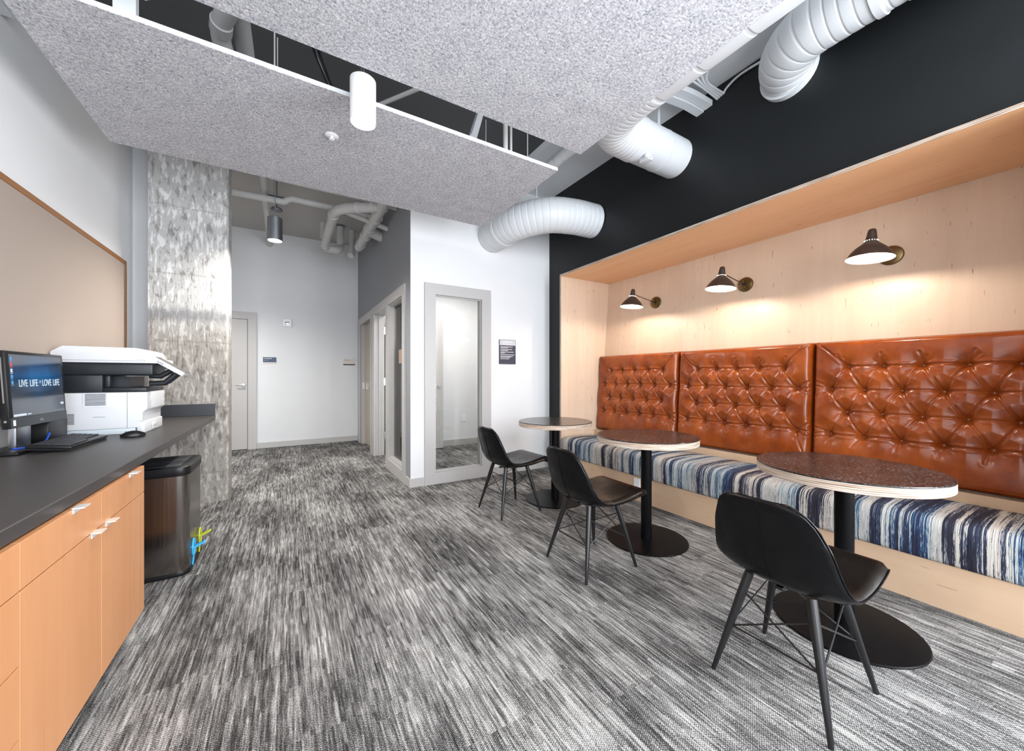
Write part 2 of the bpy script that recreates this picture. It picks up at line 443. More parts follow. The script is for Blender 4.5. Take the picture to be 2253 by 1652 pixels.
# ------------------------------------------------------------------ the room
XW, YF, YB, XC, ZC = 3.0, 4.03, 7.52, 1.14, 3.63     # black wall, partition, far wall, corridor wall, ceiling
struct('floor', B().box(-1.9, 4.2, -2.4, 7.7, -.1, 0), M['carpet'])
struct('ceiling', B().box(-1.9, 4.2, -2.4, 3.75, ZC, ZC + .1), M['ceiling'])
struct('ceiling_corridor', B().box(-1.9, 4.2, 3.75, 7.7, ZC, ZC + .1), M['ceiling_pale'])
struct('ceiling_beam', B().box(2.28, XW, -2.2, YF, 3.555, ZC), M['beam'])
struct('wall_left', B().box(-1.37, -1.25, -2.2, 4.97, 0, ZC), M['left_wall'])
struct('wall_left_return', B().box(-1.9, -.62, 4.87, 4.97, 0, ZC).box(-1.9, -1.78, 4.97, YB, 0, ZC), M['grey_wall'])
struct('wall_back', B().box(-1.9, 4.2, YB, YB + .12, 0, ZC), M['grey_wall'])
# partition with the glazed panel
struct('wall_partition', B().box(XC + .001, 1.38, YF, YF + .12, 0, ZC).box(2.03, 3.12, YF, YF + .12, 0, ZC).box(1.38, 2.03, YF, YF + .12, 2.15, ZC).box(1.38, 2.03, YF, YF + .12, 0, .10), M['white_wall'])
# corridor wall with sidelight, open door and closed door
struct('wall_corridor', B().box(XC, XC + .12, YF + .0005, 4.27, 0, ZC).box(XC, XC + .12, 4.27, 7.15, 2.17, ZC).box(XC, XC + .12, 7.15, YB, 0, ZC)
       .box(XC, XC + .12, 6.02, 6.2, 0, 2.17).box(XC, XC + .12, 4.27, 5.06, 0, .10), M['shaded_wall'])
struct('wall_right', B().box(XW, XW + .12, 3.685, YF, 0, ZC).box(XW, XW + .12, .09, 3.685, 2.462, ZC).box(XW, XW + .12, -.30, .09, 0, ZC).box(XW, XW + .12, -2.2, -2.0, 0, ZC).box(XW, XW + .12, -2.0, -.30, 0, .3).box(XW, XW + .12, -2.0, -.30, 3.2, ZC), M['black_wall'])
# shop front behind the camera
wn = B()
for x0, x1 in ((-1.25, -.75), (1.42, 1.88), (3.25, 4.2)): wn.box(x0, x1, -2.2, -2.08, 0, ZC)
wn.box(-1.25, 4.2, -2.2, -2.08, 0, .3).box(-1.25, 4.2, -2.2, -2.08, 3.25, ZC)
struct('wall_near', wn, M['white_wall'])
struct('wall_studio', B().box(1.26, 4.2, 6.13, 6.25, 0, 2.8).box(3.12, 3.24, 4.15, 6.13, 0, 2.8), M['white_wall'])
struct('ceiling_studio', B().box(1.26, 3.24, 4.15, 6.25, 2.7, 2.8), M['white_wall'])
# baseboards
struct('baseboard_back', B().box(-.43, XC, YB - .014, YB, 0, .095, .003, 1), M['base'])
struct('baseboard_partition', B().box(XC - .014, 1.293, YF - .014, YF, 0, .092).box(2.111, XW, YF - .014, YF, 0, .092), M['base'])
struct('baseboard_corridor', B().box(XC - .014, XC, YF, 4.2, 0, .092).box(XC - .014, XC, 7.36, YB - .014, 0, .092), M['base'])
struct('baseboard_studio', B().box(1.26, 3.12, 6.116, 6.13, 0, .10), M['base'])

def ring_y(b, x0, x1, z0, z1, w, y0, y1, wb=None):
    wb = w if wb is None else wb
    b.box(x0, x0 + w, y0, y1, z0, z1).box(x1 - w, x1, y0, y1, z0, z1).box(x0 + w, x1 - w, y0, y1, z1 - w, z1)
    if wb: b.box(x0 + w, x1 - w, y0, y1, z0, z0 + wb)
    return b
def ring_x(b, y0, y1, z0, z1, w, x0, x1, wb=None):
    wb = w if wb is None else wb
    b.box(x0, x1, y0, y0 + w, z0, z1).box(x0, x1, y1 - w, y1, z0, z1).box(x0, x1, y0 + w, y1 - w, z1 - w, z1)
    if wb: b.box(x0, x1, y0 + w, y1 - w, z0, z0 + wb)
    return b
# window_1: glazed panel in the white partition
w1 = thing('window_1', 'narrow full-height glazed panel in the white partition', 'window', (1.70, YF, 0), kind='structure')
f = B(); ring_y(f, 1.293, 2.111, 0, 2.235, .122, YF - .022, YF - .001, .129)
ring_y(f, 1.40, 2.012, .115, 2.133, .017, YF - .001, YF + .05); ring_y(f, 1.41, 2.002, .125, 2.123, .020, YF + .012, YF + .028)
ring_y(f, 1.38, 2.03, .10, 2.15, .025, YF, YF + .135)
obj('frame', f, M['frame'], w1, 0)
obj('glass_pane', B().box(1.42, 1.995, YF + .055, YF + .061, .13, 2.12), M['glass'], w1, 0)
# window_2: sidelight on the corridor side
w2 = thing('window_2', 'glazed sidelight facing the corridor beside the open door', 'window', (XC, 4.65, 0), kind='structure')
f = B()
f.box(XC - .022, XC - .001, 4.205, 4.305, 0, 2.24).box(XC - .022, XC - .001, 4.305, 5.02, 0, .129).box(XC - .022, XC - .001, 5.02, 5.135, 0, 2.24).box(XC - .022, XC - .001, 4.305, 5.02, 2.125, 2.24)
ring_x(f, 4.27, 5.06, .10, 2.17, .055, XC, XC + .135); ring_x(f, 4.295, 5.03, .118, 2.14, .017, XC - .001, XC + .03)
obj('frame', f, M['frame'], w2, 0)
obj('glass_pane', B().box(XC + .062, XC + .068, 4.3, 5.03, .13, 2.12), M['glass'], w2, 0)
# door_2: open studio door
d2 = thing('door_2', 'open studio door swung inwards behind the glazed sidelight', 'door', (XC, 5.5, 0), kind='structure')
f = B()
f.box(XC - .022, XC - .001, 5.9, 6.06, 0, 2.24).box(XC - .022, XC - .001, 5.135, 5.9, 2.125, 2.24)
f.box(XC, XC + .135, 5.06, 5.13, 0, 2.17).box(XC, XC + .135, 5.92, 6.02, 0, 2.17).box(XC, XC + .135, 5.13, 5.92, 2.125, 2.17)
f.box(XC + .05, XC + .075, 5.90, 5.92, 0, 2.11).box(XC + .05, XC + .075, 5.13, 5.15, 0, 2.11)
obj('frame', f, M['frame'], d2, 0)
obj('leaf', B().box(1.31, 2.225, 5.935, 5.98, .012, 2.12, .002, 1), M['frame'], d2, 0)
for z in (.3, 1.12, 1.9):
    obj('hinge', B().box(1.268, 1.31, 5.915, 5.935, z - .055, z + .055).cyl((1.29, 5.921, z - .055), .008, .11, 10), M['chrome'], d2)
lv = B().cyl((2.15, 5.925, 1.05), .032, .012, 20, 'y').cyl((2.15, 5.89, 1.05), .011, .04, 12, 'y').box(2.04, 2.16, 5.885, 5.9, 1.04, 1.06, .005)
obj('lever_handle', lv, M['chrome'], d2)
# door_3: closed door further along
d3 = thing('door_3', 'closed studio door at the far end of the corridor wall', 'door', (XC, 6.7, 0), kind='structure')
f = B(); ring_x(f, 6.11, 7.36, 0, 2.24, .12, XC - .018, XC - .001, 0); ring_x(f, 6.2, 7.15, 0, 2.17, .03, XC, XC + .12, 0)
obj('frame', f, M['frame'], d3, 0)
obj('leaf', B().box(XC + .06, XC + .1, 6.23, 7.12, .01, 2.14), Mat('tan_door_paint', (.42,.36,.29), .45).m, d3, 0)
obj('strike_plate', B().box(XC + .012, XC + .05, 7.112, 7.121, .97, 1.09), M['chrome'], d3, 0)
# door_1: storage door
d1 = thing('door_1', 'taupe storage door at the end of the corridor', 'door', (-1.0, YB, 0), kind='structure')
f = B(); ring_y(f, -1.6, -.437, 0, 2.255, .117, YB - .03, YB - .001, 0)
obj('frame', f, M['frame'], d1, 0)
obj('leaf', B().box(-1.476, -.561, YB - .024, YB - .001, .01, 2.132), M['frame'], d1, 0)
obj('door_gap_shadow', B().box(-1.483, -.553, YB - .012, YB - .002, 0, 2.14), M['black_plastic'], d1, 0)  # black sheet standing for the shade in the gap round the leaf
lv = B().cyl((-.615, YB - .04, 1.065), .032, .016, 24, 'y', .004).cyl((-.615, YB - .085, 1.065), .011, .05, 12, 'y').box(-.72, -.605, YB - .092, YB - .076, 1.055, 1.075, .006)
obj('lever_handle', lv, M['chrome'], d1)

# concrete column
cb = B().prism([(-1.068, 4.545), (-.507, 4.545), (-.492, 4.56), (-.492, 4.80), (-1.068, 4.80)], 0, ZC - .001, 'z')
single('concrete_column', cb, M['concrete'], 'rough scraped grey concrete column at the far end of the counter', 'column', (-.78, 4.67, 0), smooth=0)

# ------------------------------------------------------------------ plywood alcove and bench
YA, YZ = .12, 3.658             # inner ends
XF = 2.90
def xb(z): return 3.64 + (z - 1.5) * .0837
al = thing('plywood_alcove', 'pale maple plywood alcove lining set into the black wall', 'alcove', (3.3, 1.9, 0))
obj('back_panel', B().prism([(xb(0) , .0), (xb(0) + .018, 0), (xb(2.44) + .018, 2.44), (xb(2.44), 2.44)], YA, YZ), M['maple_z'], al, 0)
obj('ceiling_panel', B().box(XF + .002, xb(2.44) + .02, YA - .02, YZ + .02, 2.44, 2.46), M['maple_y'], al, 0)
for a, b_ in ((YZ, YZ + .02), (YA - .02, YA)):
    obj('end_panel', B().box(XF + .002, xb(2.44) + .02, a, b_, 0, 2.44), M['maple_side'], al, 0)
eb = obj('edge_band', B().box(XF, XF + .0019, YA - .022, YZ + .022, 2.438, 2.462), M['ply_edge'], al, 0, label='pale layered plywood edge')
eb2 = obj('edge_band', B().box(XF, XF + .0019, YZ - .002, YZ + .022, 0, 2.438), M['ply_edge_y'], al, 0, label='pale layered plywood edge')

bn = thing('banquette_bench', 'long built-in bench with blue and cream striped seat cushion', 'bench', (3.2, 1.9, 0))
obj('base_panel', B().box(2.896, 2.914, YA + .001, YZ - .001, 0, .236), M['maple_base'], bn, 0)
obj('riser_panel', B().box(3.45, 3.468, YA + .001, YZ - .001, .236, .508), M['maple_base'], bn, 0)
prof = [(2.898,.237), (2.884,.242), (2.876,.26), (2.874,.32), (2.875,.385), (2.881,.42), (2.897,.446), (2.925,.460), (2.97,.466), (3.1,.470), (3.3,.464), (3.42,.452), (3.444,.443), (3.449,.43), (3.449,.237)]
sp = smooth_path([(a, 0, c) for a, c in prof], 3)
cu = B(); rows = []
ny = 60
for i in range(ny + 1):
    y = YA + .012 + (YZ - YA - .024) * i / ny
    e = min(i, ny - i)
    k = [.55, .86, .97, 1][min(e, 3)] if e < 4 else 1
    rows.append([(3.16 + (p.x - 3.16) * (1 - (1 - k) * .05), y, .237 + (p.z - .237) * (.82 + .18 * k)) for p in sp])
cu.grid(rows)
cu.bm.faces.new([v for v in cu.bm.verts][:len(sp)]); cu.bm.faces.new([v for v in cu.bm.verts][-len(sp):])
obj('seat_cushion', cu, M['stripe'], bn, 60)

# tufted back panels
BT = V((xb(1.465) - xb(.505), 0, .96)); LT = BT.length; TU = BT.normalized(); NU = V((-TU.z, 0, TU.x))
def tufted(yl, w, label, seed):
    rng = np.random.RandomState(seed)
    o = V((xb(.505), yl, .505))
    L = LT; nx, nt = int(w / .0047), int(L / .0047)
    s = np.linspace(0, w, nx + 1)[:, None]; t = np.linspace(0, L, nt + 1)[None, :]
    S = np.broadcast_to(s, (nx + 1, nt + 1)); T = np.broadcast_to(t, (nx + 1, nt + 1))
    rowsz = (1.268, 1.098, .931, .764); bt = []
    for k, z in enumerate(rowsz):
        tt = (z - .505) / .96 * L
        n = 5 if k % 2 == 0 else 6
        off = -.382 if n == 5 else -.478
        bt.append([(w / 2 + off + .1915 * i, tt) for i in range(n)])
    e = np.minimum(np.minimum(S, w - S), np.minimum(T, L - T))
    TH = .088 + .018 * T / L
    q = np.clip(e / .045, 0, 1)
    h = TH * np.sqrt(1 - (1 - q) ** 2) ** .8
    h = h + .030 * np.sin(np.pi * np.clip(S / w, 0, 1)) ** .5 * np.sin(np.pi * np.clip(T / L, 0, 1)) ** .5
    pts = [p for r_ in bt for p in r_]
    dmin = np.full(S.shape, 9.)
    for (a, b_) in pts:
        d = np.hypot(S - a, T - b_); ang = np.arctan2(T - b_, S - a)
        dmin = np.minimum(dmin, d)
        ph = rng.rand() * 6.28
        h = h - (.0011 * np.sin(ang * 9 + ph) + .0009 * np.sin(ang * 15 + ph * 2.3)) * np.exp(-(d / .045) ** 2) * (d > .008)
    h = h - .022 * np.exp(-(dmin / .022) ** 1.6) - .042 * np.exp(-(dmin / .068) ** 1.5)
    segs = []
    for k in range(4):
        for i in range(len(bt[k]) - 1): segs.append((bt[k][i], bt[k][i+1], .0065 if k in (0, 3) else .004))
        if k < 3:
            for p in bt[k]:
                for p2 in bt[k+1]:
                    if abs(p[0] - p2[0]) < .13: segs.append((p, p2, .0055))
    for p in bt[0]:
        sgn = (p[0] - w/2) / w
        segs.append((p, (p[0] + sgn * .12 + rng.randn() * .012, p[1] + .085), .0028))
        segs.append((p, (p[0] + sgn * .12 + rng.randn() * .012 + .03, p[1] + .06), .002))
    for k in (1, 3):
        for p, sg in ((bt[k][0], -1), (bt[k][-1], 1)):
            for dz in (.05, .0, -.05): segs.append((p, (p[0] + sg * .085, p[1] + dz + rng.randn() * .01), .004))
    segs.append((bt[0][0], (.03, L - .02), .006)); segs.append((bt[0][-1], (w - .03, L - .02), .006))
    for p in bt[3]:
        segs.append((p, (p[0] + rng.randn() * .03, p[1] - .08), .0025))
    segs.append((bt[3][-1], (bt[3][-1][0] + .08, .05), .005))
    CR = np.zeros(S.shape); RD = np.zeros(S.shape)
    for (a0, b0), (a1, b1), dep in segs:
        dx, dy = a1 - a0, b1 - b0; ll = math.hypot(dx, dy)
        u = ((S - a0) * dx + (T - b0) * dy) / ll ** 2
        uc = np.clip(u, 0, 1)
        bow = .004 * np.sin(np.pi * uc) * (1 if rng.rand() > .5 else -1)
        dd = np.hypot(S - a0 - uc * dx - bow * -dy / ll, T - b0 - uc * dy - bow * dx / ll)
        fade = 1 - .45 * np.sin(np.pi * uc)
        CR = np.maximum(CR, 2.0 * dep * np.exp(-(dd / .006) ** 2) * fade); RD = np.maximum(RD, dep * .8 * np.exp(-((dd - .014) / .010) ** 2) * fade)
    h = h - CR + RD * (1 - np.exp(-(dmin / .03) ** 2))
    h = np.maximum(h, 0) * (e > 1e-9)
    base = np.array(o)[None, None, :] + S[..., None] * np.array([0, -1., 0]) + T[..., None] * np.array(TU)
    P = base + h[..., None] * np.array(NU)
    n0, n1 = P.shape[:2]
    me = bpy.data.meshes.new('upholstery')
    idx = np.arange(n0 * n1).reshape(n0, n1)
    q = np.stack([idx[:-1, :-1], idx[:-1, 1:], idx[1:, 1:], idx[1:, :-1]], -1).reshape(-1, 4)
    root = thing('tufted_backrest', label, 'backrest', (xb(.505), yl - w / 2, .505), group='tufted leather backrests along the bench')
    loc = np.array(root.location)
    me.from_pydata((P.reshape(-1, 3) - loc).tolist(), [], q.tolist()); me.materials.append(M['cognac'])
    me.polygons.foreach_set('use_smooth', [True] * len(me.polygons))
    up = bpy.data.objects.new('upholstery', me); COL.objects.link(up); up.parent = root
    bm0 = None
    for (a, b_) in pts:
        i = int(round(a / w * nx)); j = int(round(b_ / L * nt))
        p = V(P[i, j]) + NU * .007
        if bm0 is None:
            rot = NU.to_track_quat('Z', 'Y').to_matrix().to_4x4()
            bb = B().lathe([(.0, .0072), (.006, .0063), (.0105, .003), (.012, -.002), (.010, -.005), (0, -.005)], 14, rot)
            bm0 = obj('button', bb, M['cognac_dark'], root, 60, local=True); ob = bm0
        else:
            ob = bm0.copy(); COL.objects.link(ob); ob.parent = root
        ob.location = p - V(loc)
    return root
tufted(3.655, 1.17, 'cognac leather tufted backrest at the far end of the bench, beside the plywood end panel', 1)
tufted(2.477, 1.17, 'cognac leather tufted backrest in the middle of the bench, between the other two', 2)
tufted(1.300, 1.17, 'cognac leather tufted backrest nearest the camera, largest and cut by the frame edge', 3)

# outlet in the bench base
ot = thing('bench_outlet', 'white wall outlet on the bench base behind the middle table column', 'outlet', (2.895, 2.478, .11))
obj('cover_plate', B().box(2.889, 2.8958, 2.44, 2.515, .10, .218, .002, 1), M['white'], ot)
for z in (.135, .18): obj('socket', B().box(2.8875, 2.889, 2.462, 2.493, z - .014, z + .014), M['warm_white'], ot)

# ------------------------------------------------------------------ wall sconces
def sconce():
    t = thing('wall_sconce', 'x', 'lamp', (0, 0, 0), group='brass wall sconces above the bench')
    rot = Mx.Rotation(R(-90), 4, 'Y')
    obj('backplate', B().lathe([(0,.022), (.055,.020), (.064,.016), (.068,.008), (.068,0), (0,0)], 40, rot), M['brass'], t, local=True)
    for z0 in (.012, -.038): obj('toggle_boss', B().box(-.05, -.02, -.011, .011, z0, z0 + .026, .003), M['brass'], t, local=True)
    b = B().tube([(-.02, 0, 0), (-.06, 0, .003)], .009, 12); b.tube([(-.055, 0, .003), (-.375, 0, .052)], .0045, 10)
    obj('arm', b, M['bronze'], t, local=True)
    obj('joint', B().lathe([(0,.012), (.009,.008), (.012,0), (.009,-.008), (0,-.012)], 14, Mx.Translation((-.372, 0, .052))), M['brass'], t, local=True)
    S = Mx.Translation((-.408, 0, -.045)) @ Mx.Rotation(R(3), 4, 'X') @ Mx.Rotation(R(4), 4, 'Y')
    outer = [(0,.152), (.013,.151), (.0195,.146), (.022,.135), (.026,.105), (.031,.078), (.038,.060), (.056,.044), (.080,.022), (.101,-.005), (.117,-.034), (.121,-.044)]
    inner = [(.1205,-.044), (.115,-.034), (.099,-.007), (.078,.018), (.054,.039), (.036,.053), (.029,.070), (0,.075)]
    sh = obj('shade', B().lathe(outer, 48, S), M['bronze'], t, 60, local=True)
    obj('shade_lining', B().lathe(inner, 48, S), M['lining'], sh, 60, local=True)
    hb = B()
    for k in range(16):
        a = 2 * pi * k / 16; c = S @ V((.0335 * cos(a), .0335 * sin(a), .0725)); hb.lathe([(0,.0022), (.0022,0), (0,-.0022)], 6, Mx.Translation(c))
    obj('vent_glow', hb, M['lens'], sh, local=True)  # glowing beads stand for lamplight through the holes in the shade
    obj('bulb', B().lathe([(0,.002), (.012,-.002), (.020,-.011), (.022,-.020), (.018,-.030), (.010,-.036), (0,-.038)], 24, S), M['bulb'], t, 60, local=True)
    return t
sc0 = sconce()
LAB = ('brass wall sconce nearest the plywood end panel, smallest of the three', 'brass wall sconce in the middle, above the middle backrest', 'brass wall sconce nearest the camera, largest of the three')
for i, y in enumerate((2.877, 1.883, .897)):
    o = sc0 if i == 0 else copy_tree(sc0)
    o.location = (xb(2.06) - .001, y, 2.06); o['label'] = LAB[i]

# ------------------------------------------------------------------ tables
def table():
    t = thing('cafe_table', 'x', 'table', (0, 0, 0), group='round pedestal tables in front of the bench')
    top = obj('tabletop', B().lathe([(0,.766), (.352,.766), (.355,.763), (.355,.762), (0,.762)], 96), M['table_top'], t, 30, local=True)
    obj('plywood_edge', B().lathe([(0,.720), (.353,.720), (.3548,.7225), (.3548,.760), (0,.760)], 96), M['ply_edge'], t, 30, local=True)
    obj('edge_line', B().lathe([(.3546,.7598), (.3558,.7600), (.3558,.7625), (.3546,.7625)], 96), M['black_plastic'], t, 30, local=True)
    obj('column', B().lathe([(0,.008), (.038,.008), (.038,.70), (0,.70)], 40), M['black_metal'], t, 40, local=True)
    obj('mounting_plate', B().box(-.15, .15, -.15, .15, .70, .7198, .004), M['black_metal'], t, local=True)
    obj('base_plate', B().lathe([(0,0), (.283,0), (.286,.003), (.286,.006), (.282,.009), (.05,.011), (0,.011)], 80), M['black_metal'], t, 30, local=True)
    return t
t0 = table()
TL = ('round brown pedestal table farthest back, beside the white partition', 'round brown pedestal table in the middle of the row', 'round brown pedestal table nearest the camera')
for i, (x, y) in enumerate(((2.25, 2.93), (2.275, 1.862), (2.315, .728))):
    o = t0 if i == 0 else copy_tree(t0)
    o.location = (x, y, 0); o['label'] = TL[i]

# ------------------------------------------------------------------ chairs
def chair():
    t = thing('shell_chair', 'x', 'chair', (0, 0, 0), group='black leather shell chairs at the pedestal tables')
    # side profile (forward x, height z) from front lip to top of back; half width; edge lift
    K = [ # x, z, halfwidth, lift of the rim (along normal)
        (.292,.422,.190,.000), (.286,.440,.203,.000), (.258,.447,.214,.002), (.17,.432,.222,.008), (.07,.412,.226,.018), (-.03,.402,.226,.028),
        (-.105,.410,.224,.036), (-.160,.440,.219,.042), (-.196,.492,.211,.042), (-.220,.555,.200,.040), (-.240,.62,.187,.036), (-.255,.682,.165,.028), (-.261,.704,.154,.022), (-.266,.722,.142,.019), (-.269,.736,.127,.016), (-.271,.747,.109,.013), (-.272,.7535,.090,.012), (-.272,.7558,.072,.011)]
    n = 5
    P = smooth_path([(k[0], k[2], k[1]) for k in K], n); Q = smooth_path([(k[3], 0, 0) for k in K], n)
    m = len(P); nu = 26
    def surf(off, shrink=0):
        rows = []
        for i in range(m):
            a, b_ = P[max(i-1, 0)], P[min(i+1, m-1)]
            tx, tz = b_.x - a.x, b_.z - a.z; l = math.hypot(tx, tz)
            nx, nz = tz / l, -tx / l       # normal towards the sitter
            row = []
            for j in range(nu + 1):
                u = -1 + 2 * j / nu
                # round the outline
                us = sin(u * pi / 2) if abs(u) > .0 else 0
                us = u * (1.15 - .15 * u * u)
                lift = Q[i].x * abs(u) ** 2.4 + off
                row.append((P[i].x + nx * lift, us * (P[i].y - shrink), P[i].z + nz * lift))
            rows.append(row)
        return rows
    outer = surf(0); inner = surf(.024, .006)
    sh = B()
    sh.grid(outer); mid = surf(.008, 0)
    k0 = len(sh.bm.verts)
    sh.grid(mid)
    sh.bm.verts.ensure_lookup_table()
    W_ = nu + 1
    def idx(i, j): return i * W_ + j
    loop = [idx(0, j) for j in range(W_)] + [idx(i, nu) for i in range(1, m)] + [idx(m-1, j) for j in range(nu-1, -1, -1)] + [idx(i, 0) for i in range(m-2, 0, -1)]
    vs = list(sh.bm.verts)
    for a, b_ in zip(loop, loop[1:] + loop[:1]): sh.bm.faces.new((vs[a], vs[b_], vs[b_ + k0], vs[a + k0]))
    obj('back_shell', sh, M['black_leather'], t, 60, local=True, label='black leather outer shell')
    # padded inside: bulges a little between rim and centre
    pd = B(); bottom = surf(.009, .001); topg = []
    for i, row in enumerate(surf(.012, .002)):
        rr = []
        for j, p in enumerate(row):
            u = -1 + 2 * j / nu; e = min(1 - abs(u), i / m * 3.2, (m - 1 - i) / m * 3.2)
            k = min(max(e / .16, 0), 1); g = .020 * math.sqrt(max(0, 1 - (1 - k) ** 2))
            b_ = inner[i][j]; d = V(b_) - V(outer[i][j]); d.normalize()
            rr.append(tuple(V(p) + d * g))
        topg.append(rr)
    pd.grid(bottom); pd.grid(topg); vs = list(pd.bm.verts)
    for a, b_ in zip(loop, loop[1:] + loop[:1]): pd.bm.faces.new((vs[a], vs[b_], vs[b_ + k0], vs[a + k0]))
    obj('seat_pad', pd, M['brown_leather'], t, 60, local=True, label='dark brown-black padded inside')
    rim = surf(.0095, -.002); path = [V(rim[q // W_][q % W_]) for q in loop]; path.append(path[0])
    obj('piping', B().tube(path, .0032, 6, False), M['black_leather'], t, 60, local=True)
    ctr = surf(-.0006); sm = [V(ctr[i][nu // 2]) for i in range(int(m * .42), m)]
    obj('back_seam', B().tube(sm, .0022, 6), M['black_leather'], t, 60, local=True)
    b = B().cyl((0, 0, .385), .07, .014, 24); b.box(-.105, .105, -.014, .014, .387, .399, .003).box(-.014, .014, -.105, .105, .387, .399, .003)
    obj('under_frame', b, M['dark_leg'], t, local=True)
    feet = [(.205,.195), (.205,-.195), (-.205,.195), (-.205,-.195)]; tops = [(.115,.105), (.115,-.105), (-.105,.105), (-.105,-.105)]
    def on(k, z):
        f_ = 1 - z / .408; return V((tops[k][0] + (feet[k][0] - tops[k][0]) * f_, tops[k][1] + (feet[k][1] - tops[k][1]) * f_, z))
    for k in range(4):
        zs = [0, .004, .1, .3, .408]; rr = [.0075, .0085, .0115, .0165, .0165]
        obj('leg', B().tube([on(k, z) for z in zs], rr, 14), M['dark_leg'], t, 40, local=True)
    for a, b_ in ((0, 1), (2, 3), (0, 2), (1, 3)):
        for (p, q) in ((a, b_), (b_, a)):
            obj('brace_rod', B().tube([on(p, .335), on(q, .185)], .0035, 8), M['dark_leg'], t, 40, local=True)
    obj('brace_rod', B().tube([on(2, .19), on(3, .19)], .0035, 8), M['dark_leg'], t, 40, local=True)
    return t
c0 = chair()
CL = ('black leather shell chair at the farthest table, by the white partition', 'black leather shell chair at the middle table', 'black leather shell chair nearest the camera, at the nearest table')
for i, (x, y, rz) in enumerate(((1.722, 2.918, 3), (1.685, 1.820, -1), (1.708, .700, 0))):
    o = c0 if i == 0 else copy_tree(c0)
    o.location = (x, y, 0); o.rotation_euler = (0, 0, R(rz)); o['label'] = CL[i]

# ------------------------------------------------------------------ counter run on the left
ZT = .828
single('countertop', B().box(-1.248, -.59, .5, 4.543, ZT - .043, ZT, .003, 1), M['counter'], 'long dark charcoal laminate countertop along the left wall', 'countertop', (-.92, 2.5, ZT - .043), smooth=0)
single('backsplash', B().box(-1.06, -.592, 4.524, 4.5445, ZT + .0003, ZT + .112, .002, 1), M['backsplash'], 'short charcoal backsplash at the counter end against the concrete column', 'backsplash', (-.83, 4.53, ZT), smooth=0)
FX = -.578 - .02
def pull(b, y, z):
    b.box(FX + .018, FX + .046, y - .022, y + .022, z - .002, z + .002).box(FX + .0195, FX + .0225, y - .022, y + .022, z - .016, z)
    return b
def cabinet(y0, y1, label, grp, fronts):
    t = thing('base_cabinet', label, 'cabinet', (-.9, (y0 + y1) / 2, 0), group=grp)
    obj('carcass', B().box(-1.245, FX - .014, y0 + .002, y1 - .0005, .1, ZT - .044), M['laminate'], t, 0)
    obj('toe_kick', B().box(-1.2, FX - .07, y0 + .002, y1 - .002, .0, .1), M['black_plastic'], t, 0)
    for nm, a, b_, z0, z1, hy, hz in fronts:
        p = obj(nm, B().box(FX, FX + .019, a + .0015, b_ - .0015, z0 + .0015, z1 - .0015, .001, 1), M['laminate'], t, 0)
        obj('pull_tab', pull(B(), hy, hz), M['tab'], p, 0)
G = 'maple laminate base cabinets under the counter'
cabinet(1.449, 2.41, 'orange maple double-door cabinet beside the steel bin', G, [
    ('drawer', 1.449, 1.935, .657, .782, 1.74, .7835), ('drawer', 1.935, 2.41, .657, .782, 2.235, .7835),
    ('door', 1.449, 1.935, .105, .657, 1.87, .6575), ('door', 1.935, 2.41, .105, .657, 1.99, .6575)])
cabinet(.9, 1.449, 'orange maple drawer cabinet at the left frame edge', G, [
    ('drawer', .9, 1.449, .657, .782, 1.17, .7835), ('drawer', .9, 1.449, .47, .657, 1.17, .6575), ('drawer', .9, 1.449, .285, .47, 1.17, .4705), ('drawer', .9, 1.449, .105, .285, 1.17, .2855)])

# pinboard
pb = thing('pinboard', 'large tan pinboard with brown wooden edging on the left wall', 'pinboard', (-1.25, 2.8, .95))
obj('board', B().box(-1.2495, -1.232, .6, 4.60, .95, 2.19), M['pinboard'], pb, 0)
obj('wooden_edging', B().box(-1.2495, -1.226, .57, 4.63, 2.19, 2.225, .003, 1).box(-1.2495, -1.226, 4.60, 4.63, .95, 2.19, .003, 1).box(-1.2495, -1.226, .57, .6, .95, 2.19), M['wood_trim'], pb, 0)
single('wall_channel', B().box(-1.2495, -1.2, 1.2, 2.965, 3.036, 3.042).box(-1.2035, -1.2, 1.2, 2.965, 3.042, 3.12).box(-1.2495, -1.2, 1.2, 2.965, 3.12, 3.124), M['duct'], 'short white metal channel high on the left wall', 'channel', (-1.225, 2.1, 3.036), smooth=0)

# printer
pr = thing('office_printer', 'white and charcoal multifunction printer on the counter', 'printer', (-1.0, 3.56, ZT))
XP0, XP1, YP0, YP1 = -1.205, -.80, 3.35, 3.76
bd = B().prism([(XP0, .866), (XP0, 1.098), (-.79, 1.098), (-.79, .985), (-.812, .965), (-.812, .905), (-.83, .905), (-.83, .866)], YP0, YP1, 'y', .006)
obj('body', bd, M['shell_white'], pr)
obj('plinth', B().box(XP0 + .01, -.85, YP0 + .012, YP1 - .01, ZT + .0003, .868, .004), Mat('pale_blue_grey_plastic', (.60,.66,.71), .4).m, pr)
obj('paper_drawer', B().box(-.842, -.803, YP0 + .002, YP1 - .002, ZT + .0004, .905, .006), M['shell_white'], pr)
obj('drawer_grip', B().box(-.803, -.795, 3.5, 3.6, .858, .882, .005).box(-.804, -.799, 3.51, 3.59, .84, .858, .003), M['shell_white'], pr)
obj('side_door_line', B().box(-.886, -.8845, YP0 - .0006, YP0 + .001, .868, 1.098), M['charcoal'], pr, 0)
vb = B()
for k in range(10): vb.box(-1.075, -.985, YP0 - .0012, YP0 + .002, 1.018 + k * .0075, 1.0215 + k * .0075)
obj('vent_grille', vb, M['charcoal'], pr, 0)
obj('vent_frame', ring_y(B(), -1.083, -.977, 1.006, 1.096, .005, YP0 - .003, YP0 + .001), M['shell_white'], pr, 0)
vb = B()
for k in range(9): vb.box(-1.192, -1.12, YP0 - .0012, YP0 + .002, .905 + k * .0075, .9085 + k * .0075)
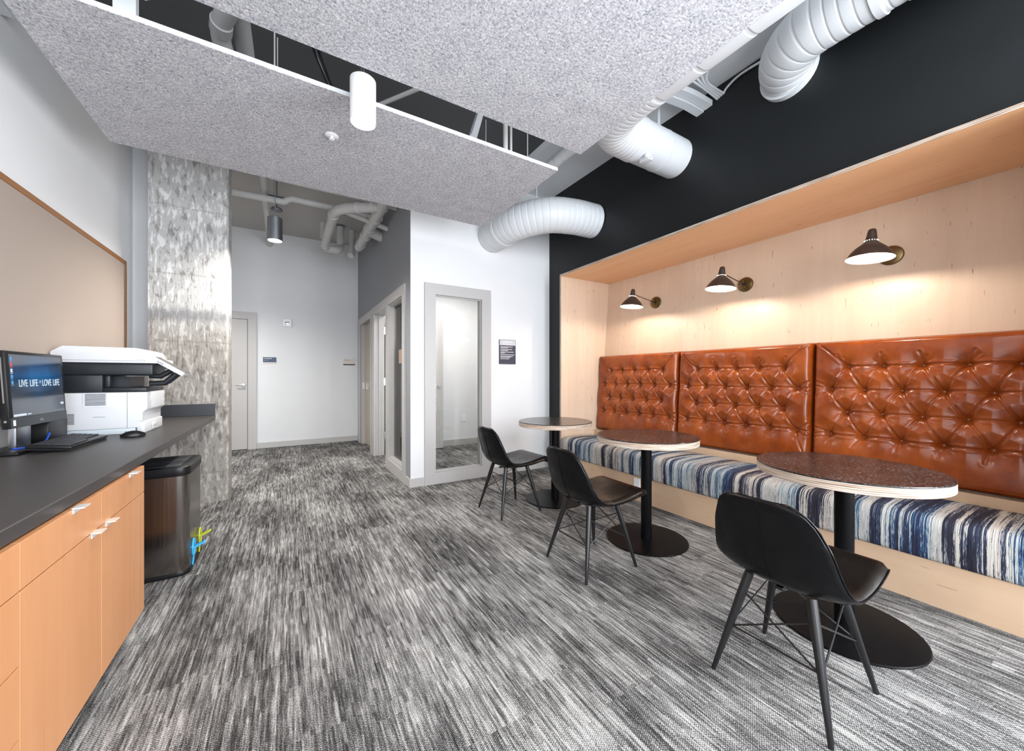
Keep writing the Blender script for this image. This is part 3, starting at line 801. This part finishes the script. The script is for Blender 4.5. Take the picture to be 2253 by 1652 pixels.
obj('vent_grille', vb, M['charcoal'], pr, 0)
obj('release_slot', B().box(-1.04, -.985, YP0 - .0012, YP0 + .001, .943, .9455), M['grey_metal'], pr, 0)
ut = B().box(XP0 + .005, -1.0, YP0 + .006, YP1 - .006, 1.099, 1.226, .004).box(-1.0, -.795, YP0 + .006, YP1 - .006, 1.099, 1.128, .006).box(-1.0, -.972, YP0 + .03, YP0 + .06, 1.128, 1.222, .008).box(-1.0, -.9, YP0 + .1, YP1 - .006, 1.128, 1.2)
obj('output_bay', ut, M['charcoal'], pr, label='charcoal paper output bay')
obj('scanner_base', B().box(XP0 - .01, -.76, YP0 - .004, YP1 + .004, 1.205, 1.285, .012, 3), M['charcoal'], pr, label='charcoal scanner base')
lid = [(XP0 - .014, 1.286), (-.742, 1.286), (-.742, 1.318), (-.782, 1.322), (-.787, 1.35), (-.80, 1.372), (-.84, 1.385), (-1.17, 1.388), (XP0 - .014, 1.352)]
obj('scanner_lid', B().prism(lid, YP0 - .006, YP1 + .006, 'y', .006), M['shell_white'], pr)
obj('lid_seam', B().box(-1.19, -.80, YP0 - .0072, YP0, 1.3, 1.302).box(-.8015, -.80, YP0 - .0072, YP0, 1.302, 1.31).box(-.834, -.80, YP0 - .0072, YP0, 1.309, 1.311), M['grey_metal'], pr, 0)
arm = B().tube([(-.80, 3.44, 1.205), (-.745, 3.44, 1.20), (-.69, 3.44, 1.24)], .017, 12).tube([(-.80, 3.44, 1.15), (-.72, 3.44, 1.155), (-.665, 3.44, 1.215)], .019, 12).tube([(-.72, 3.5, 1.16), (-.66, 3.5, 1.22)], .017, 12)
obj('panel_arm', arm, M['charcoal'], pr)
obj('panel_neck', B().tube([(-.712, 3.45, 1.235), (-.69, 3.45, 1.262)], .018, 12), M['shell_white'], pr)
PM = Mx.Translation((-.690, 3.425, 1.268)) @ Mx.Rotation(R(35), 4, 'Y')
cp = obj('control_panel', B().box(-.10, .10, -.075, .075, -.014, .014, .006, 2, PM), M['shell_white'], pr)
obj('touch_screen', B().box(-.078, .092, -.055, .055, .0138, .0152, 0, 2, PM), Mat('dim_grey_screen', (.16,.155,.15), .15).m, cp, 0)
obj('touch_screen_rim', B().box(-.086, .098, -.062, -.055, .0135, .0156, 0, 2, PM).box(-.086, .098, .055, .062, .0135, .0156, 0, 2, PM).box(-.086, -.078, -.055, .055, .0135, .0156, 0, 2, PM).box(.092, .098, -.055, .055, .0135, .0156, 0, 2, PM), M['black_plastic'], cp, 0)
pt = B()
for k in range(4): pt.box(-.07 + k * .012, -.062 + k * .012, -.0762, -.074, -.004, .0, 0, 2, PM)
obj('port_slot', pt, M['charcoal'], cp, 0)
tx = B()
tx.box(-.79, -.7893, 3.73, 3.738, 1.04, 1.075).box(-.79, -.7893, 3.73, 3.74, 1.005, 1.02)
obj('model_marking', tx, M['grey_metal'], pr, 0)

# all-in-one computer
mo = thing('desktop_monitor', 'black desktop monitor showing a blue lettered screen on the counter', 'monitor', (-1.11, 2.905, ZT))
SM = Mx.Translation((-1.085, 2.905, .958)) @ Mx.Rotation(R(-3), 4, 'Y')
b = B().box(-.028, 0, -.255, .255, 0, .362, .004, 2, SM); b.box(-.06, -.026, -.2, .2, .04, .32, .015, 2, SM)
hs = obj('housing', b, M['black_plastic'], mo)
obj('bezel_chin', B().box(.0, .0012, -.253, .253, .002, .048, 0, 2, SM), M['charcoal'], mo, 0)
sb = B().box(0, .0009, -.232, .232, 0, .296); so = obj('screen', sb, M['screen'], mo, 0, local=True)
MW[so] = SM @ Mx.Translation((.0, 0, .05)); so.matrix_local = MW[mo].inverted() @ MW[so]
RT = SM @ Mx.Translation((.0015, 0, 0)) @ Mx.Rotation(R(90), 4, 'Z') @ Mx.Rotation(R(90), 4, 'X')
tb = B()
text(tb, 'LIVE', .049, RT @ Mx.Translation((-.172, .193, 0)), .0003, squeeze=.80)
text(tb, 'LIFE', .049, RT @ Mx.Translation((-.083, .193, 0)), .0003, squeeze=.86)
text(tb, '+', .035, RT @ Mx.Translation((.002, .203, 0)), .0003, squeeze=.7)
text(tb, 'LOVE', .049, RT @ Mx.Translation((.026, .193, 0)), .0003, squeeze=.76)
text(tb, 'LIFE', .049, RT @ Mx.Translation((.131, .193, 0)), .0003, squeeze=.80)
obj('screen_lettering', tb, M['glow_text'], so, 0)
for k, mt in enumerate(('glow_blue', 'glow_red', 'glow_white', 'glow_blue', 'glow_blue')):
    z = .318 - k * .028
    obj('screen_icon', B().box(-.226, -.212, z, z + .016, -.0002, .0004, 0, 2, RT).box(-.228, -.21, z - .006, z - .003, -.0002, .0004, 0, 2, RT), M[mt], so, 0)
obj('task_bar', B().box(-.228, -.13, .0535, .064, -.0002, .0004, 0, 2, RT), M['glow_white'], so, 0)
for q in ((.195, .225, .088, .10), (-.12, -.09, .056, .061)): obj('screen_icon', B().box(*q, -.0002, .0004, 0, 2, RT), M['glow_white'], so, 0)
lb = B(); text(lb, 'DELL', .017, RT @ Mx.Translation((0, .016, 0)), .0002, 'CENTER')
obj('maker_mark', lb, M['silver'], mo, 0)
obj('sticker', B().box(-.235, -.218, .012, .038, -.0005, .0005, 0, 2, RT), M['white'], mo, 0)
b = B().box(-.055, -.03, -.257, -.2548, .05, .33, 0, 2, SM)
obj('side_port_strip', B().box(-.017, -.012, -.2562, -.2548, .12, .33, 0, 2, SM).box(-.018, -.010, -.2562, -.2548, .03, .04, 0, 2, SM), M['silver'], hs, 0)
obj('stand_neck', B().box(-1.175, -1.145, 2.84, 2.97, ZT + .014, 1.14, .008), M['silver'], mo)
obj('stand_base', B().box(-1.235, -1.083, 2.70, 3.05, ZT + .0004, ZT + .014, .005), M['black_plastic'], mo)
single('black_box', B().box(-1.235, -1.13, 3.09, 3.30, ZT + .0004, ZT + .12, .006), M['black_plastic'], 'small black box behind the monitor, beside the printer', 'computer', (-1.18, 3.2, ZT))  # plain black box filling the dark area behind the monitor
single('network_cable', B().tube(smooth_path([(-1.14, 2.80, ZT + .018), (-1.10, 2.9, ZT + .018), (-1.115, 3.02, ZT + .028), (-1.125, 3.085, ZT + .06)], 8), .0045, 8), M['blue_cable'], 'blue cable looping under the monitor', 'cable', (-1.12, 2.95, ZT + .013))

# keyboard and mouse
kb = thing('keyboard', 'black keyboard on the counter in front of the monitor', 'keyboard', (-1.0, 2.945, ZT), )
KM = Mx.Translation((-.998, 2.945, ZT + .0142)) @ Mx.Rotation(R(6.5), 4, 'Y')
obj('tray', B().box(-.077, .077, -.22, .22, .004, .018, .004, 2, KM).box(-.075, .075, -.215, .215, -.005, .006, 0, 2, KM), M['black_plastic'], kb)
wd = [[1]*21, [1]*13+[2]+[1]*6, [1.5]+[1]*12+[1.5]+[1]*6, [1.8]+[1]*11+[2.2]+[1]*5, [2.3]+[1]*10+[2.7]+[1]*5, [1.3]*3+[6]+[1.3]*4+[1]*4]
n_k = 0
for r_, row in enumerate(wd):
    tot = sum(row); u = 0; x = -.058 + r_ * .0225
    keys = []
    for w_ in row:
        y0 = -.21 + .42 * u / tot; y1 = -.21 + .42 * (u + w_) / tot; u += w_
        keys.append((y0, y1))
    for y0, y1 in keys:
        if n_k < 100: obj('key', B().box(x - .009, x + .009, y0 + .0016, y1 - .0016, .018, .0235, .0015, 1, KM), M['charcoal'], kb, 0); n_k += 1
rest = B()
mu = thing('computer_mouse', 'black computer mouse on the counter beside the keyboard', 'mouse', (-.818, 3.19, ZT), R(196))
rows = []
for i in range(17):
    a = i / 16; x = -.056 + .112 * a; hw = .031 * (sin(pi * min(max(a, .03), .97))) ** .45; hz = .034 * (sin(pi * (a * .82 + .10))) ** .8
    rows.append([(x, hw * cos(pi * k / 12), .004 + hz * sin(pi * k / 12) ** .75) for k in range(13)])
b = B().grid(rows); b.grid([[(p[0], p[1], .0015) for p in (r_[0], r_[-1])] for r_ in rows])
vs = list(b.bm.verts)
obj('shell', b, M['black_plastic'], mu, 60, local=True)
obj('scroll_wheel', B().cyl((.028, -.004, .027), .008, .008, 14, 'y'), M['charcoal'], mu, local=True)

# recycling bin under the counter
tb_ = thing('recycling_bin', 'stainless steel pedal bin with black lid under the counter end', 'bin', (-.73, 3.15, 0))
def rrect(x0, x1, y0, y1, r, n=8):
    out = []
    for cx, cy, a0 in ((x1 - r, y1 - r, 0), (x0 + r, y1 - r, 90), (x0 + r, y0 + r, 180), (x1 - r, y0 + r, 270)):
        for k in range(n + 1): a = R(a0 + 90 * k / n); out.append((cx + r * cos(a), cy + r * sin(a)))
    return out
X0, X1, Y0, Y1 = -.97, -.515, 2.955, 3.375
obj('body', B().prism(rrect(X0, X1, Y0, Y1, .055), .022, .60, 'z'), M['steel'], tb_, 30)
obj('base_ring', B().prism(rrect(X0 - .008, X1 + .008, Y0 - .008, Y1 + .008, .06), .0, .024, 'z', .004), M['black_plastic'], tb_, 30)
ld = obj('lid', B().prism(rrect(X0 - .006, X1 + .006, Y0 - .006, Y1 + .006, .058), .60, .655, 'z', .008), M['black_plastic'], tb_, 30)
obj('lid_flap', B().box(X0 + .05, X1 - .04, Y0 + .03, Y0 + .195, .655, .661, .003).box(X0 + .05, X1 - .04, Y0 + .21, Y1 - .03, .655, .661, .003), M['charcoal'], ld)
for nm, yy, mt, lb_ in (('pedal', 3.045, 'sky', 'sky blue wire pedal'), ('pedal', 3.245, 'lime', 'lime green wire pedal')):
    b = B()
    loop = [(X1 + .012, yy + .034 * cos(2*pi*k/20), .130 + .052 * sin(2*pi*k/20)) for k in range(21)]
    b.tube(loop, .0045, 8, False); b.tube([(X1 + .012, yy - .008, .125), (X1 + .062, yy - .008, .150), (X1 + .066, yy + .010, .152), (X1 + .062, yy + .024, .150), (X1 + .012, yy + .024, .125)], .0055, 8)
    b.tube([(X1 - .004, yy, .13), (X1 + .014, yy, .13)], .006, 8); b.tube([(X1 + .012, yy, .08), (X1 + .006, yy, .02)], .0045, 8)
    obj(nm, b, M[mt], tb_, label=lb_)

# ------------------------------------------------------------------ ceiling boards
ZP = 2.72
def board(x0, x1, y0, y1, label):
    t = thing('acoustic_ceiling_panel', label, 'ceiling panel', ((x0+x1)/2, (y0+y1)/2, ZP), group='grey felt acoustic panels under the ceiling')
    obj('felt_board', B().box(x0, x1, y0, y1, ZP, ZP + .022), M['felt'], t, 0)
    b = B()
    ring = (x0 - .0015, x1 + .0015, y0 - .0015, y1 + .0015)
    b.box(ring[0], x0, *ring[2:], ZP + .002, ZP + .024).box(x1, ring[1], *ring[2:], ZP + .002, ZP + .024).box(x0, x1, ring[2], y0, ZP + .002, ZP + .024).box(x0, x1, y1, ring[3], ZP + .002, ZP + .024)
    obj('edge_trim', b, M['duct'], t, 0, label='white edge trim')
    for x in (-.80, -.06, x1 - .1):
        for y in (y0 + .25, y1 - .25):
            obj('hanger_rod', B().tube([(x, y, ZP + .022), (x, y, ZC)], .004, 8), M['pipe'], t)
    return t
board(-.985, 1.714, 2.203, 3.421, 'grey felt acoustic ceiling panel over the concrete column, behind the white pendant')
board(-.985, 1.722, .70, 1.958, 'grey felt acoustic ceiling panel nearest the camera, cut by the top frame edge')
for i, (x, y) in enumerate(((.241, 2.611),)):
    e = thing('fire_sprinkler', 'small white sprinkler head under the felt panel beside the white pendant', 'sprinkler', (x, y, ZP))
    obj('escutcheon', B().lathe([(0,0), (.036,0), (.040,-.003), (.036,-.006), (.012,-.008), (0,-.008)], 28, Mx.Translation((x, y, ZP))), M['white'], e)
    obj('deflector', B().lathe([(.0,-.008), (.008,-.009), (.008,-.022), (.016,-.024), (.014,-.028), (0,-.028)], 18, Mx.Translation((x, y, ZP))), M['white'], e)

def pendant(x, y, mat, label, power, col, ang=150):
    t = thing('cylinder_pendant', label, 'lamp', (x, y, 2.525))
    T = Mx.Translation((x, y, 2.525))
    obj('housing', B().lathe([(.060,.0), (.064,.0), (.064,.218), (.060,.222), (0,.222), ], 40, T), mat, t, 40)
    obj('reflector', B().lathe([(.060,.0), (.052,.02), (0,.022)], 40, T), M['white'], t, 60)
    obj('lens', B().lathe([(0,.012), (.054,.012), (.054,.016), (0,.016)], 32, T), M['lens'], t, 40)
    obj('suspension_wire', B().tube([(x - .008, y, 2.745), (x - .008, y, ZC)], .002, 8).tube([(x + .004, y, 2.745), (x + .004, y, ZC)], .0025, 8), M['silver'], t)
    obj('ceiling_canopy', B().cyl((x, y, ZC - .02), .05, .02, 24), M['white'], t)
    spot('pendant_light', (x, y, 2.52), power, ang, 1, col, .05)
    return t
pendant(.34, 2.08, M['white'], 'white cylinder pendant lit between the two felt panels', 60, (1, .95, .88))
pendant(-.103, 4.33, M['grey_metal'], 'brushed grey cylinder pendant hanging in the corridor', 240, (1, .96, .90), 172)

# ------------------------------------------------------------------ ducts
def ribbed(pts, r, step=.055, ridge=.0032, start=0, n=40):
    """densely sampled ribbed flexible duct along a path"""
    P = pts; d = [0]
    for a, b_ in zip(P, P[1:]): d.append(d[-1] + (V(b_) - V(a)).length)
    L = d[-1]; m = int(L / .004); out = []; rr = []
    j = 0
    for i in range(m + 1):
        s = L * i / m
        while j < len(d) - 2 and d[j+1] < s: j += 1
        f_ = (s - d[j]) / max(1e-9, d[j+1] - d[j]); out.append(V(P[j]).lerp(V(P[j+1]), f_))
        ph = (s / step) % 1.0
        rr.append(r + (-ridge if ph < .09 else .001 * sin(pi * (ph - .09) / .91)))
    return B().tube(out, rr, n)
def duct(name, label, pts, r, parts, **kw):
    t = thing(name, label, 'duct', pts[len(pts)//2]); obj('flexible_sleeve', ribbed(pts, r, **kw), M['duct'], t, 60)
    for nm, b in parts: obj(nm, b, M['duct'], t, 50)
    return t
p1 = smooth_path([(2.13, 4.03, 2.885), (2.135, 3.82, 2.89), (2.20, 3.54, 2.915), (2.42, 3.30, 2.95), (2.70, 3.21, 2.965), (3.0, 3.19, 2.97)], 14)
b = B().tube([p1[14] * .55 + p1[20] * .45 - V((0,0,0)), p1[20]], [.191, .191], 40)
duct('ceiling_duct', 'white ribbed duct curving from the white partition into the black wall', p1, .183, [('clamp_band', B().tube(p1[16:19], .1895, 40)), ('hanger_rod', B().tube([(2.33, 3.36, 3.10), (2.33, 3.36, 3.556)], .006, 8))], step=.06)
p2 = smooth_path([(2.06, 1.62, 3.16), (2.06, 1.80, 3.16), (2.11, 2.02, 3.16), (2.25, 2.12, 3.16), (2.47, 2.135, 3.16)], 12)
t2 = duct('ceiling_duct', 'long white spiral duct along the felt panel with elbow into the black wall', p2, .167, [
    ('wall_branch', B().tube([(2.4, 2.135, 3.16), (3.0, 2.135, 3.16)], .163, 40)),
    ('clamp_band', B().tube([(2.44, 2.135, 3.16), (2.47, 2.135, 3.16)], .170, 40)),
    ('seam_band', B().tube([(2.76, 2.135, 3.16), (2.772, 2.135, 3.16)], .1655, 40)),
    ('damper_lever', B().box(2.5, 2.56, 2.03, 2.12, 2.965, 3.0, .004).cyl((2.52, 2.05, 2.975), .03, .03, 16)),
    ], step=.042)
obj('main_run', ribbed([(2.06, -2.05, 3.16), (2.06, 1.66, 3.16)], .165, .28, .003), M['duct'], t2, 60)
obj('support_strap', B().box(2.745, 2.775, 2.125, 2.131, 3.32, ZC - .07), M['duct'], t2)
p3 = [(2.74, .55, 3.33), (2.74, .92, 3.33)] + [(2.74 + .26 * (1 - cos(a)), .97 + .27 * sin(a), 3.33 - .02 * (a / (pi/2))) for a in np.linspace(.05, pi/2, 24)]
t3 = duct('ceiling_duct', 'white ribbed duct elbow entering the black wall at the top frame edge', smooth_path(p3, 3), .158, [
    ('wall_flange', B().tube([(2.955, 1.24, 3.31), (2.999, 1.24, 3.31)], .172, 40)),
    ('clamp_band', B().tube([(2.74, .70, 3.33), (2.74, .735, 3.33)], .168, 40).tube([(2.74, .60, 3.33), (2.74, .615, 3.33)], .166, 40))], step=.06)
obj('straight_run', ribbed([(2.74, -2.05, 3.33), (2.74, .6, 3.33)], .160, .33, .004), M['duct'], t3, 60)
# small grey run beside the gap
single('ceiling_duct', ribbed([(2.26, 2.55, 3.31), (2.26, 3.95, 3.31)], .055, .09, .002), M['duct'], 'thin white pipe beyond the corner gap between the felt panels', 'duct', (2.26, 3.2, 3.25))

# line-set cover, cables and conduit into the black wall
def ribbon(pts, w, h):
    P = smooth_path(pts, 8); b = B(); rows = []
    for i, p in enumerate(P):
        t_ = (P[min(i+1, len(P)-1)] - P[max(i-1, 0)]).normalized(); s_ = t_.cross(V((0,0,1))).normalized(); u_ = s_.cross(t_)
        rows.append([tuple(p + s_*a + u_*c) for a, c in ((-w,-h), (w,-h), (w,h), (-w,h), (-w,-h))])
    b.grid(rows); return b
for k, (dy, dz, lb_) in enumerate(((.028, -.012, 'flat white pipe cover entering the black wall, lower of the pair'), (-.045, .0, 'flat white pipe cover entering the black wall, upper of the pair'))):
    single('pipe_cover', ribbon([(2.20, 2.06 + dy, 3.50 + dz), (2.5, 1.96 + dy, 3.485 + dz), (2.78, 1.895 + dy, 3.47 + dz), (3.0, 1.87 + dy, 3.45 + dz)], .034, .022), M['duct'], lb_, 'pipe cover', (2.7, 1.92 + dy, 3.44 + dz), 'flat white pipe covers at the black wall')
wc = thing('white_cables', 'loose bundle of white cables entering the black wall beside the pipe covers', 'cable', (2.75, 1.74, 3.46))
for k in range(4):
    yy = 1.752 - k * .017; st = 1.84 - k * .05
    obj('cable', B().tube(smooth_path([(2.45 + .05*k, st + .02, 3.553), (2.62 + .03*k, st - .03, 3.53), (2.8, yy + .015, 3.49), (3.0, yy, 3.455 + .004*k)], 8), .0085, 8), M['duct'], wc)
cp_ = smooth_path([(2.992, 1.70, 3.462), (2.985, 1.66, 3.49), (2.985, 1.55, 3.52), (2.985, 1.30, 3.505), (2.985, 1.0, 3.50)], 30)
single('flex_conduit', ribbed(cp_, .0085, .012, .0022, n=10), M['duct'], 'thin white flexible conduit along the top of the black wall', 'conduit', (2.985, 1.4, 3.48))

# corridor pipework
def pipe(name, label, cat, segs, r, mat='pipe', grp=None, bands=()):
    b = B()
    for s_ in segs: b.tube(s_, r, 18)
    t = thing(name, label, cat, segs[0][0], group=grp); obj('pipe_run', b, M[mat], t, 50)
    for (p, q) in bands: obj('coupling', B().tube([p, q], r * 1.12, 18), M[mat], t, 50)
    return t
def bend(a, c, b_, k=.5, n=8):
    a, c, b_ = V(a), V(c), V(b_); s_ = c.lerp(a, k); e_ = c.lerp(b_, k)
    return [s_.lerp(c, i/n).lerp(c.lerp(e_, i/n), i/n) for i in range(n + 1)]
A = [(-.60, 5.35, 3.32), (-.10, 5.33, 3.32)]; A += bend((-.10, 5.33, 3.32), (-.02, 5.33, 3.32), (.0, 5.33, 3.375), .5) + [(.05, 5.33, 3.378), (1.13, 5.37, 3.378)]
pipe('sprinkler_pipe', 'grey sprinkler pipe with a small jog crossing the corridor ceiling', 'pipe', [A], .038)
pipe('sprinkler_pipe', 'grey pipe running down the corridor ceiling to the storage wall', 'pipe', [[(-.22, 3.6, 3.42), (-.25, YB, 3.42)]], .04)
pipe('sprinkler_pipe', 'thin grey pipe across the corridor ceiling near the felt panel', 'pipe', [[(-.165, 4.95, 3.42), (1.13, 4.98, 3.42)]], .028, bands=[((-.12, 4.953, 3.42), (-.07, 4.954, 3.42))])
hd = thing('ceiling_detector', 'dark round detector under the jogged corridor pipe', 'detector', (-.11, 5.40, 3.215))
obj('bracket', B().box(-.2, .0, 5.30, 5.42, 3.36, 3.37).tube([(-.11, 5.40, 3.255), (-.11, 5.40, ZC)], .006, 8), M['grey_metal'], hd)
obj('detector_body', B().lathe([(0,0), (.055,.004), (.062,.022), (.055,.038), (0,.05)], 28, Mx.Translation((-.11, 5.40, 3.215))), Mat('dark_grey_plastic', (.10,.10,.105), .4).m, hd)
ZQ = 3.2
L1 = [(1.0, 4.56, ZQ)] + [(.60, 4.83, ZQ)] + bend((.60, 4.85, ZQ), (.49, 4.94, ZQ), (.49, 5.10, ZQ), 1) + [(.49, 6.40, ZQ)] + bend((.49, 6.40, ZQ), (.49, 6.52, ZQ), (.60, 6.52, ZQ), 1) + [(.62, 6.52, ZQ)] + bend((.64, 6.52, ZQ), (.735, 6.52, ZQ), (.735, 6.62, ZQ + .1), 1) + [(.735, 6.62, ZC - .02)]
PV = pipe('drain_pipe', 'thick grey drain pipe with elbows looping down from the corridor ceiling', 'pipe', [L1], .057, bands=[((.49, 5.10, ZQ), (.49, 5.15, ZQ)), ((.49, 6.34, ZQ), (.49, 6.39, ZQ)), ((.70, 4.764, ZQ), (.74, 4.737, ZQ)), ((.85, 4.66, ZQ), (.89, 4.634, ZQ))])
obj('ceiling_collar', B().lathe([(.06,0), (.095,0), (.095,-.008), (.06,-.012)], 24, Mx.Translation((.735, 6.62, ZC))), M['grey_metal'], PV)
pipe('drain_pipe', 'thick grey drain pipe along the corridor wall with a branch into it', 'pipe', [[(.955, 3.9, ZQ), (.955, 6.10, ZQ), (.955, 6.2, ZQ)], [(.955, 5.40, ZQ), (1.03, 5.46, ZQ - .01), (1.14, 5.50, ZQ - .03)]], .067,
     bands=[((.955, 4.95, ZQ), (.955, 5.0, ZQ)), ((.955, 5.30, ZQ), (.955, 5.36, ZQ)), ((.955, 5.62, ZQ), (.955, 5.68, ZQ)), ((.955, 6.0, ZQ), (.955, 6.06, ZQ))])
pipe('stub_pipe', 'short grey pipe stub from the corridor ceiling left of the drain loop', 'pipe', [[(.48, 6.62, ZC), (.48, 6.62, 3.38)]], .038)
pipe('stub_pipe', 'short grey pipe stub from the corridor ceiling beside the corridor wall', 'pipe', [[(.93, 6.75, ZC), (.93, 6.75, 3.25), (.90, 6.70, 3.2)]], .05)
pipe('wall_stub', 'upper of two small grey pipe ends entering the corridor wall', 'pipe', [[(.9, 4.62, 3.25), (1.14, 4.66, 3.25)]], .026)
pipe('wall_stub', 'lower of two small grey pipe ends entering the corridor wall', 'pipe', [[(.62, 5.0, 3.22), (1.14, 5.12, 3.16)]], .03)

# things hung above the felt panels, seen through the gap
DR = pipe('drain_pipe', 'grey pipe with a branching elbow above the gap between the felt panels', 'pipe', [[(-.24, 2.45, 3.3), (-.225, 3.3, 3.3)]], .048)
obj('elbow', B().tube(smooth_path([(-.22, 2.50, 3.26), (-.28, 2.62, 3.26), (-.335, 2.76, 3.25), (-.335, 2.9, 3.22), (-.28, 3.05, 3.15)], 6), .05, 18), M['pipe'], DR, 50)
obj('coupling', B().tube([(-.325, 2.72, 3.25), (-.338, 2.79, 3.247)], .056, 18), M['pipe'], DR, 50)
single('ceiling_strut', B().box(-.66, -.585, 2.32, 2.36, ZP + .03, ZC), M['beam'], 'pale upright strut above the felt panel near the top left', 'strut', (-.62, 2.34, ZP + .03), smooth=0)
single('ceiling_strut', B().tube([(-.60, 2.42, 3.02), (-.30, 2.75, 3.55)], .035, 4), M['beam'], 'pale sloping brace beside the upright strut', 'strut', (-.45, 2.6, 3.02), smooth=0)
cbn = thing('cable_bundle', 'bundle of dark cables dropping across the gap left of the white pendant', 'cable', (.2, 2.75, ZP + .022))
for k in range(3):
    obj('cable', B().tube(smooth_path([(.10 + .018*k, 2.52, 3.3), (.14 + .016*k, 2.62, 3.22), (.20 + .014*k, 2.76, 3.2), (.275 + .012*k, 2.88, 3.12), (.30 + .012*k, 2.95, 2.95), (.30 + .012*k, 2.97, ZP + .03)], 8), .008, 8), M['charcoal'] if k != 1 else M['silver'], cbn)
pipe('conduit', 'thin grey conduit crossing the panel gap right of the white pendant', 'pipe', [[(.60, 3.25, 3.42), (1.0, 2.65, 3.42)]], .016)
single('ceiling_strut', B().tube([(1.20, 2.58, 3.0), (1.47, 2.99, 3.55)], .034, 4), M['beam'], 'pale sloping strut above the panel gap toward the ducts', 'strut', (1.3, 2.7, 3.0), smooth=0)
for x, r_, lb_ in ((1.315, .017, 'thick pale hanger rod of the pair in the panel gap'), (1.36, .009, 'thin pale hanger rod of the pair in the panel gap')):
    single('hanger_rod', B().tube([(x, 2.28, ZP + .022), (x, 2.28, ZC)], r_, 10), M['pipe'], lb_, 'rod', (x, 2.28, ZP + .022))

# ------------------------------------------------------------------ signs and fittings
RX = Mx.Rotation(R(90), 4, 'X')
sg = thing('storage_sign', 'small navy sign reading STORAGE beside the storage door', 'sign', (-.255, YB, 1.42))
obj('plate', B().box(-.348, -.160, YB - .010, YB - .001, 1.437, 1.523), M['navy'], sg, 0)
obj('lower_band', B().box(-.348, -.160, YB - .011, YB - .001, 1.418, 1.437), M['cream_sign'], sg, 0, label='cream lower band')
b = B(); text(b, 'STORAGE', .026, Mx.Translation((-.337, YB - .0115, 1.493)) @ RX, .0004); text(b, 'L1 - 3', .024, Mx.Translation((-.337, YB - .0115, 1.464)) @ RX, .0004)
obj('lettering', b, M['sign_white'], sg, 0)
sg = thing('studio_sign', 'small cream sign reading STUDIO - 1 near the corridor corner', 'sign', (.98, YB, 1.41))
obj('plate', B().box(.885, 1.085, YB - .010, YB - .001, 1.428, 1.526), M['cream_sign'], sg, 0)
obj('lower_band', B().box(.885, 1.085, YB - .011, YB - .001, 1.408, 1.428), M['sign_black'], sg, 0, label='black lower band')
b = B(); text(b, 'STUDIO - 1', .023, Mx.Translation((.90, YB - .0115, 1.492)) @ RX, .0004)
obj('lettering', b, M['sign_black'], sg, 0)
ss = thing('alarm_strobe', 'white square alarm strobe high on the storage wall', 'alarm', (0, YB, 2.05))
obj('casing', B().box(-.066, .062, YB - .045, YB - .001, 2.053, 2.19, .012, 3), M['white'], ss)
obj('strobe_lens', B().box(-.034, .03, YB - .052, YB - .044, 2.08, 2.135, .004), M['silver'], ss)
obj('side_slots', B().box(-.062, -.058, YB - .047, YB - .045, 2.09, 2.15).box(.054, .058, YB - .047, YB - .045, 2.09, 2.15), M['grey_metal'], ss, 0)
rb = thing('rules_board', 'dark rules board headed WORK LAB on the white partition', 'sign', (2.347, YF, 1.355))
obj('plate', B().box(2.23, 2.465, YF - .012, YF - .001, 1.352, 1.655), M['slate'], rb, 0)
obj('header_band', B().box(2.236, 2.460, YF - .0125, YF - .002, 1.585, 1.651), M['sign_grey'], rb, 0, label='pale grey header')
b = B(); text(b, 'WORK LAB', .026, Mx.Translation((2.348, YF - .013, 1.619)) @ RX, .0004, 'CENTER'); text(b, 'Rules + Regulations', .015, Mx.Translation((2.348, YF - .013, 1.598)) @ RX, .0004, 'CENTER')
obj('heading', b, M['sign_white'], rb, 0)
b = B(); z = 1.570; rnd = random.Random(3)
for grp in ((.175, .11), (.165, .105), (.19, .06), (.2,), (.175, .145), (.125,)):
    for ln in grp:
        x = 2.247; end = x + ln
        while x < end:
            w_ = rnd.uniform(.008, .024); b.box(x, min(x + w_, end), YF - .0132, YF - .012, z - .006, z); x += w_ + .0035
        z -= .0135
    z -= .0055
obj('small_print', b, M['sign_white'], rb, 0)
single('glass_plaque', B().box(XC + .05, XC + .061, 4.60, 4.72, 1.36, 1.53, .002, 1), Mat('tan_plaque', (.36,.25,.18), .5).m, 'small tan plaque on the glass of the corridor sidelight', 'sign', (XC + .055, 4.66, 1.36), smooth=0)
so_ = thing('wall_outlet', 'white wall outlet inside the glazed studio', 'outlet', (2.68, 6.13, .40))
obj('cover_plate', B().box(2.645, 2.72, 6.122, 6.1298, .40, .525, .002, 1), M['white'], so_)
for z in (.435, .49): obj('socket', B().box(2.667, 2.698, 6.119, 6.122, z - .014, z + .014), M['warm_white'], so_)
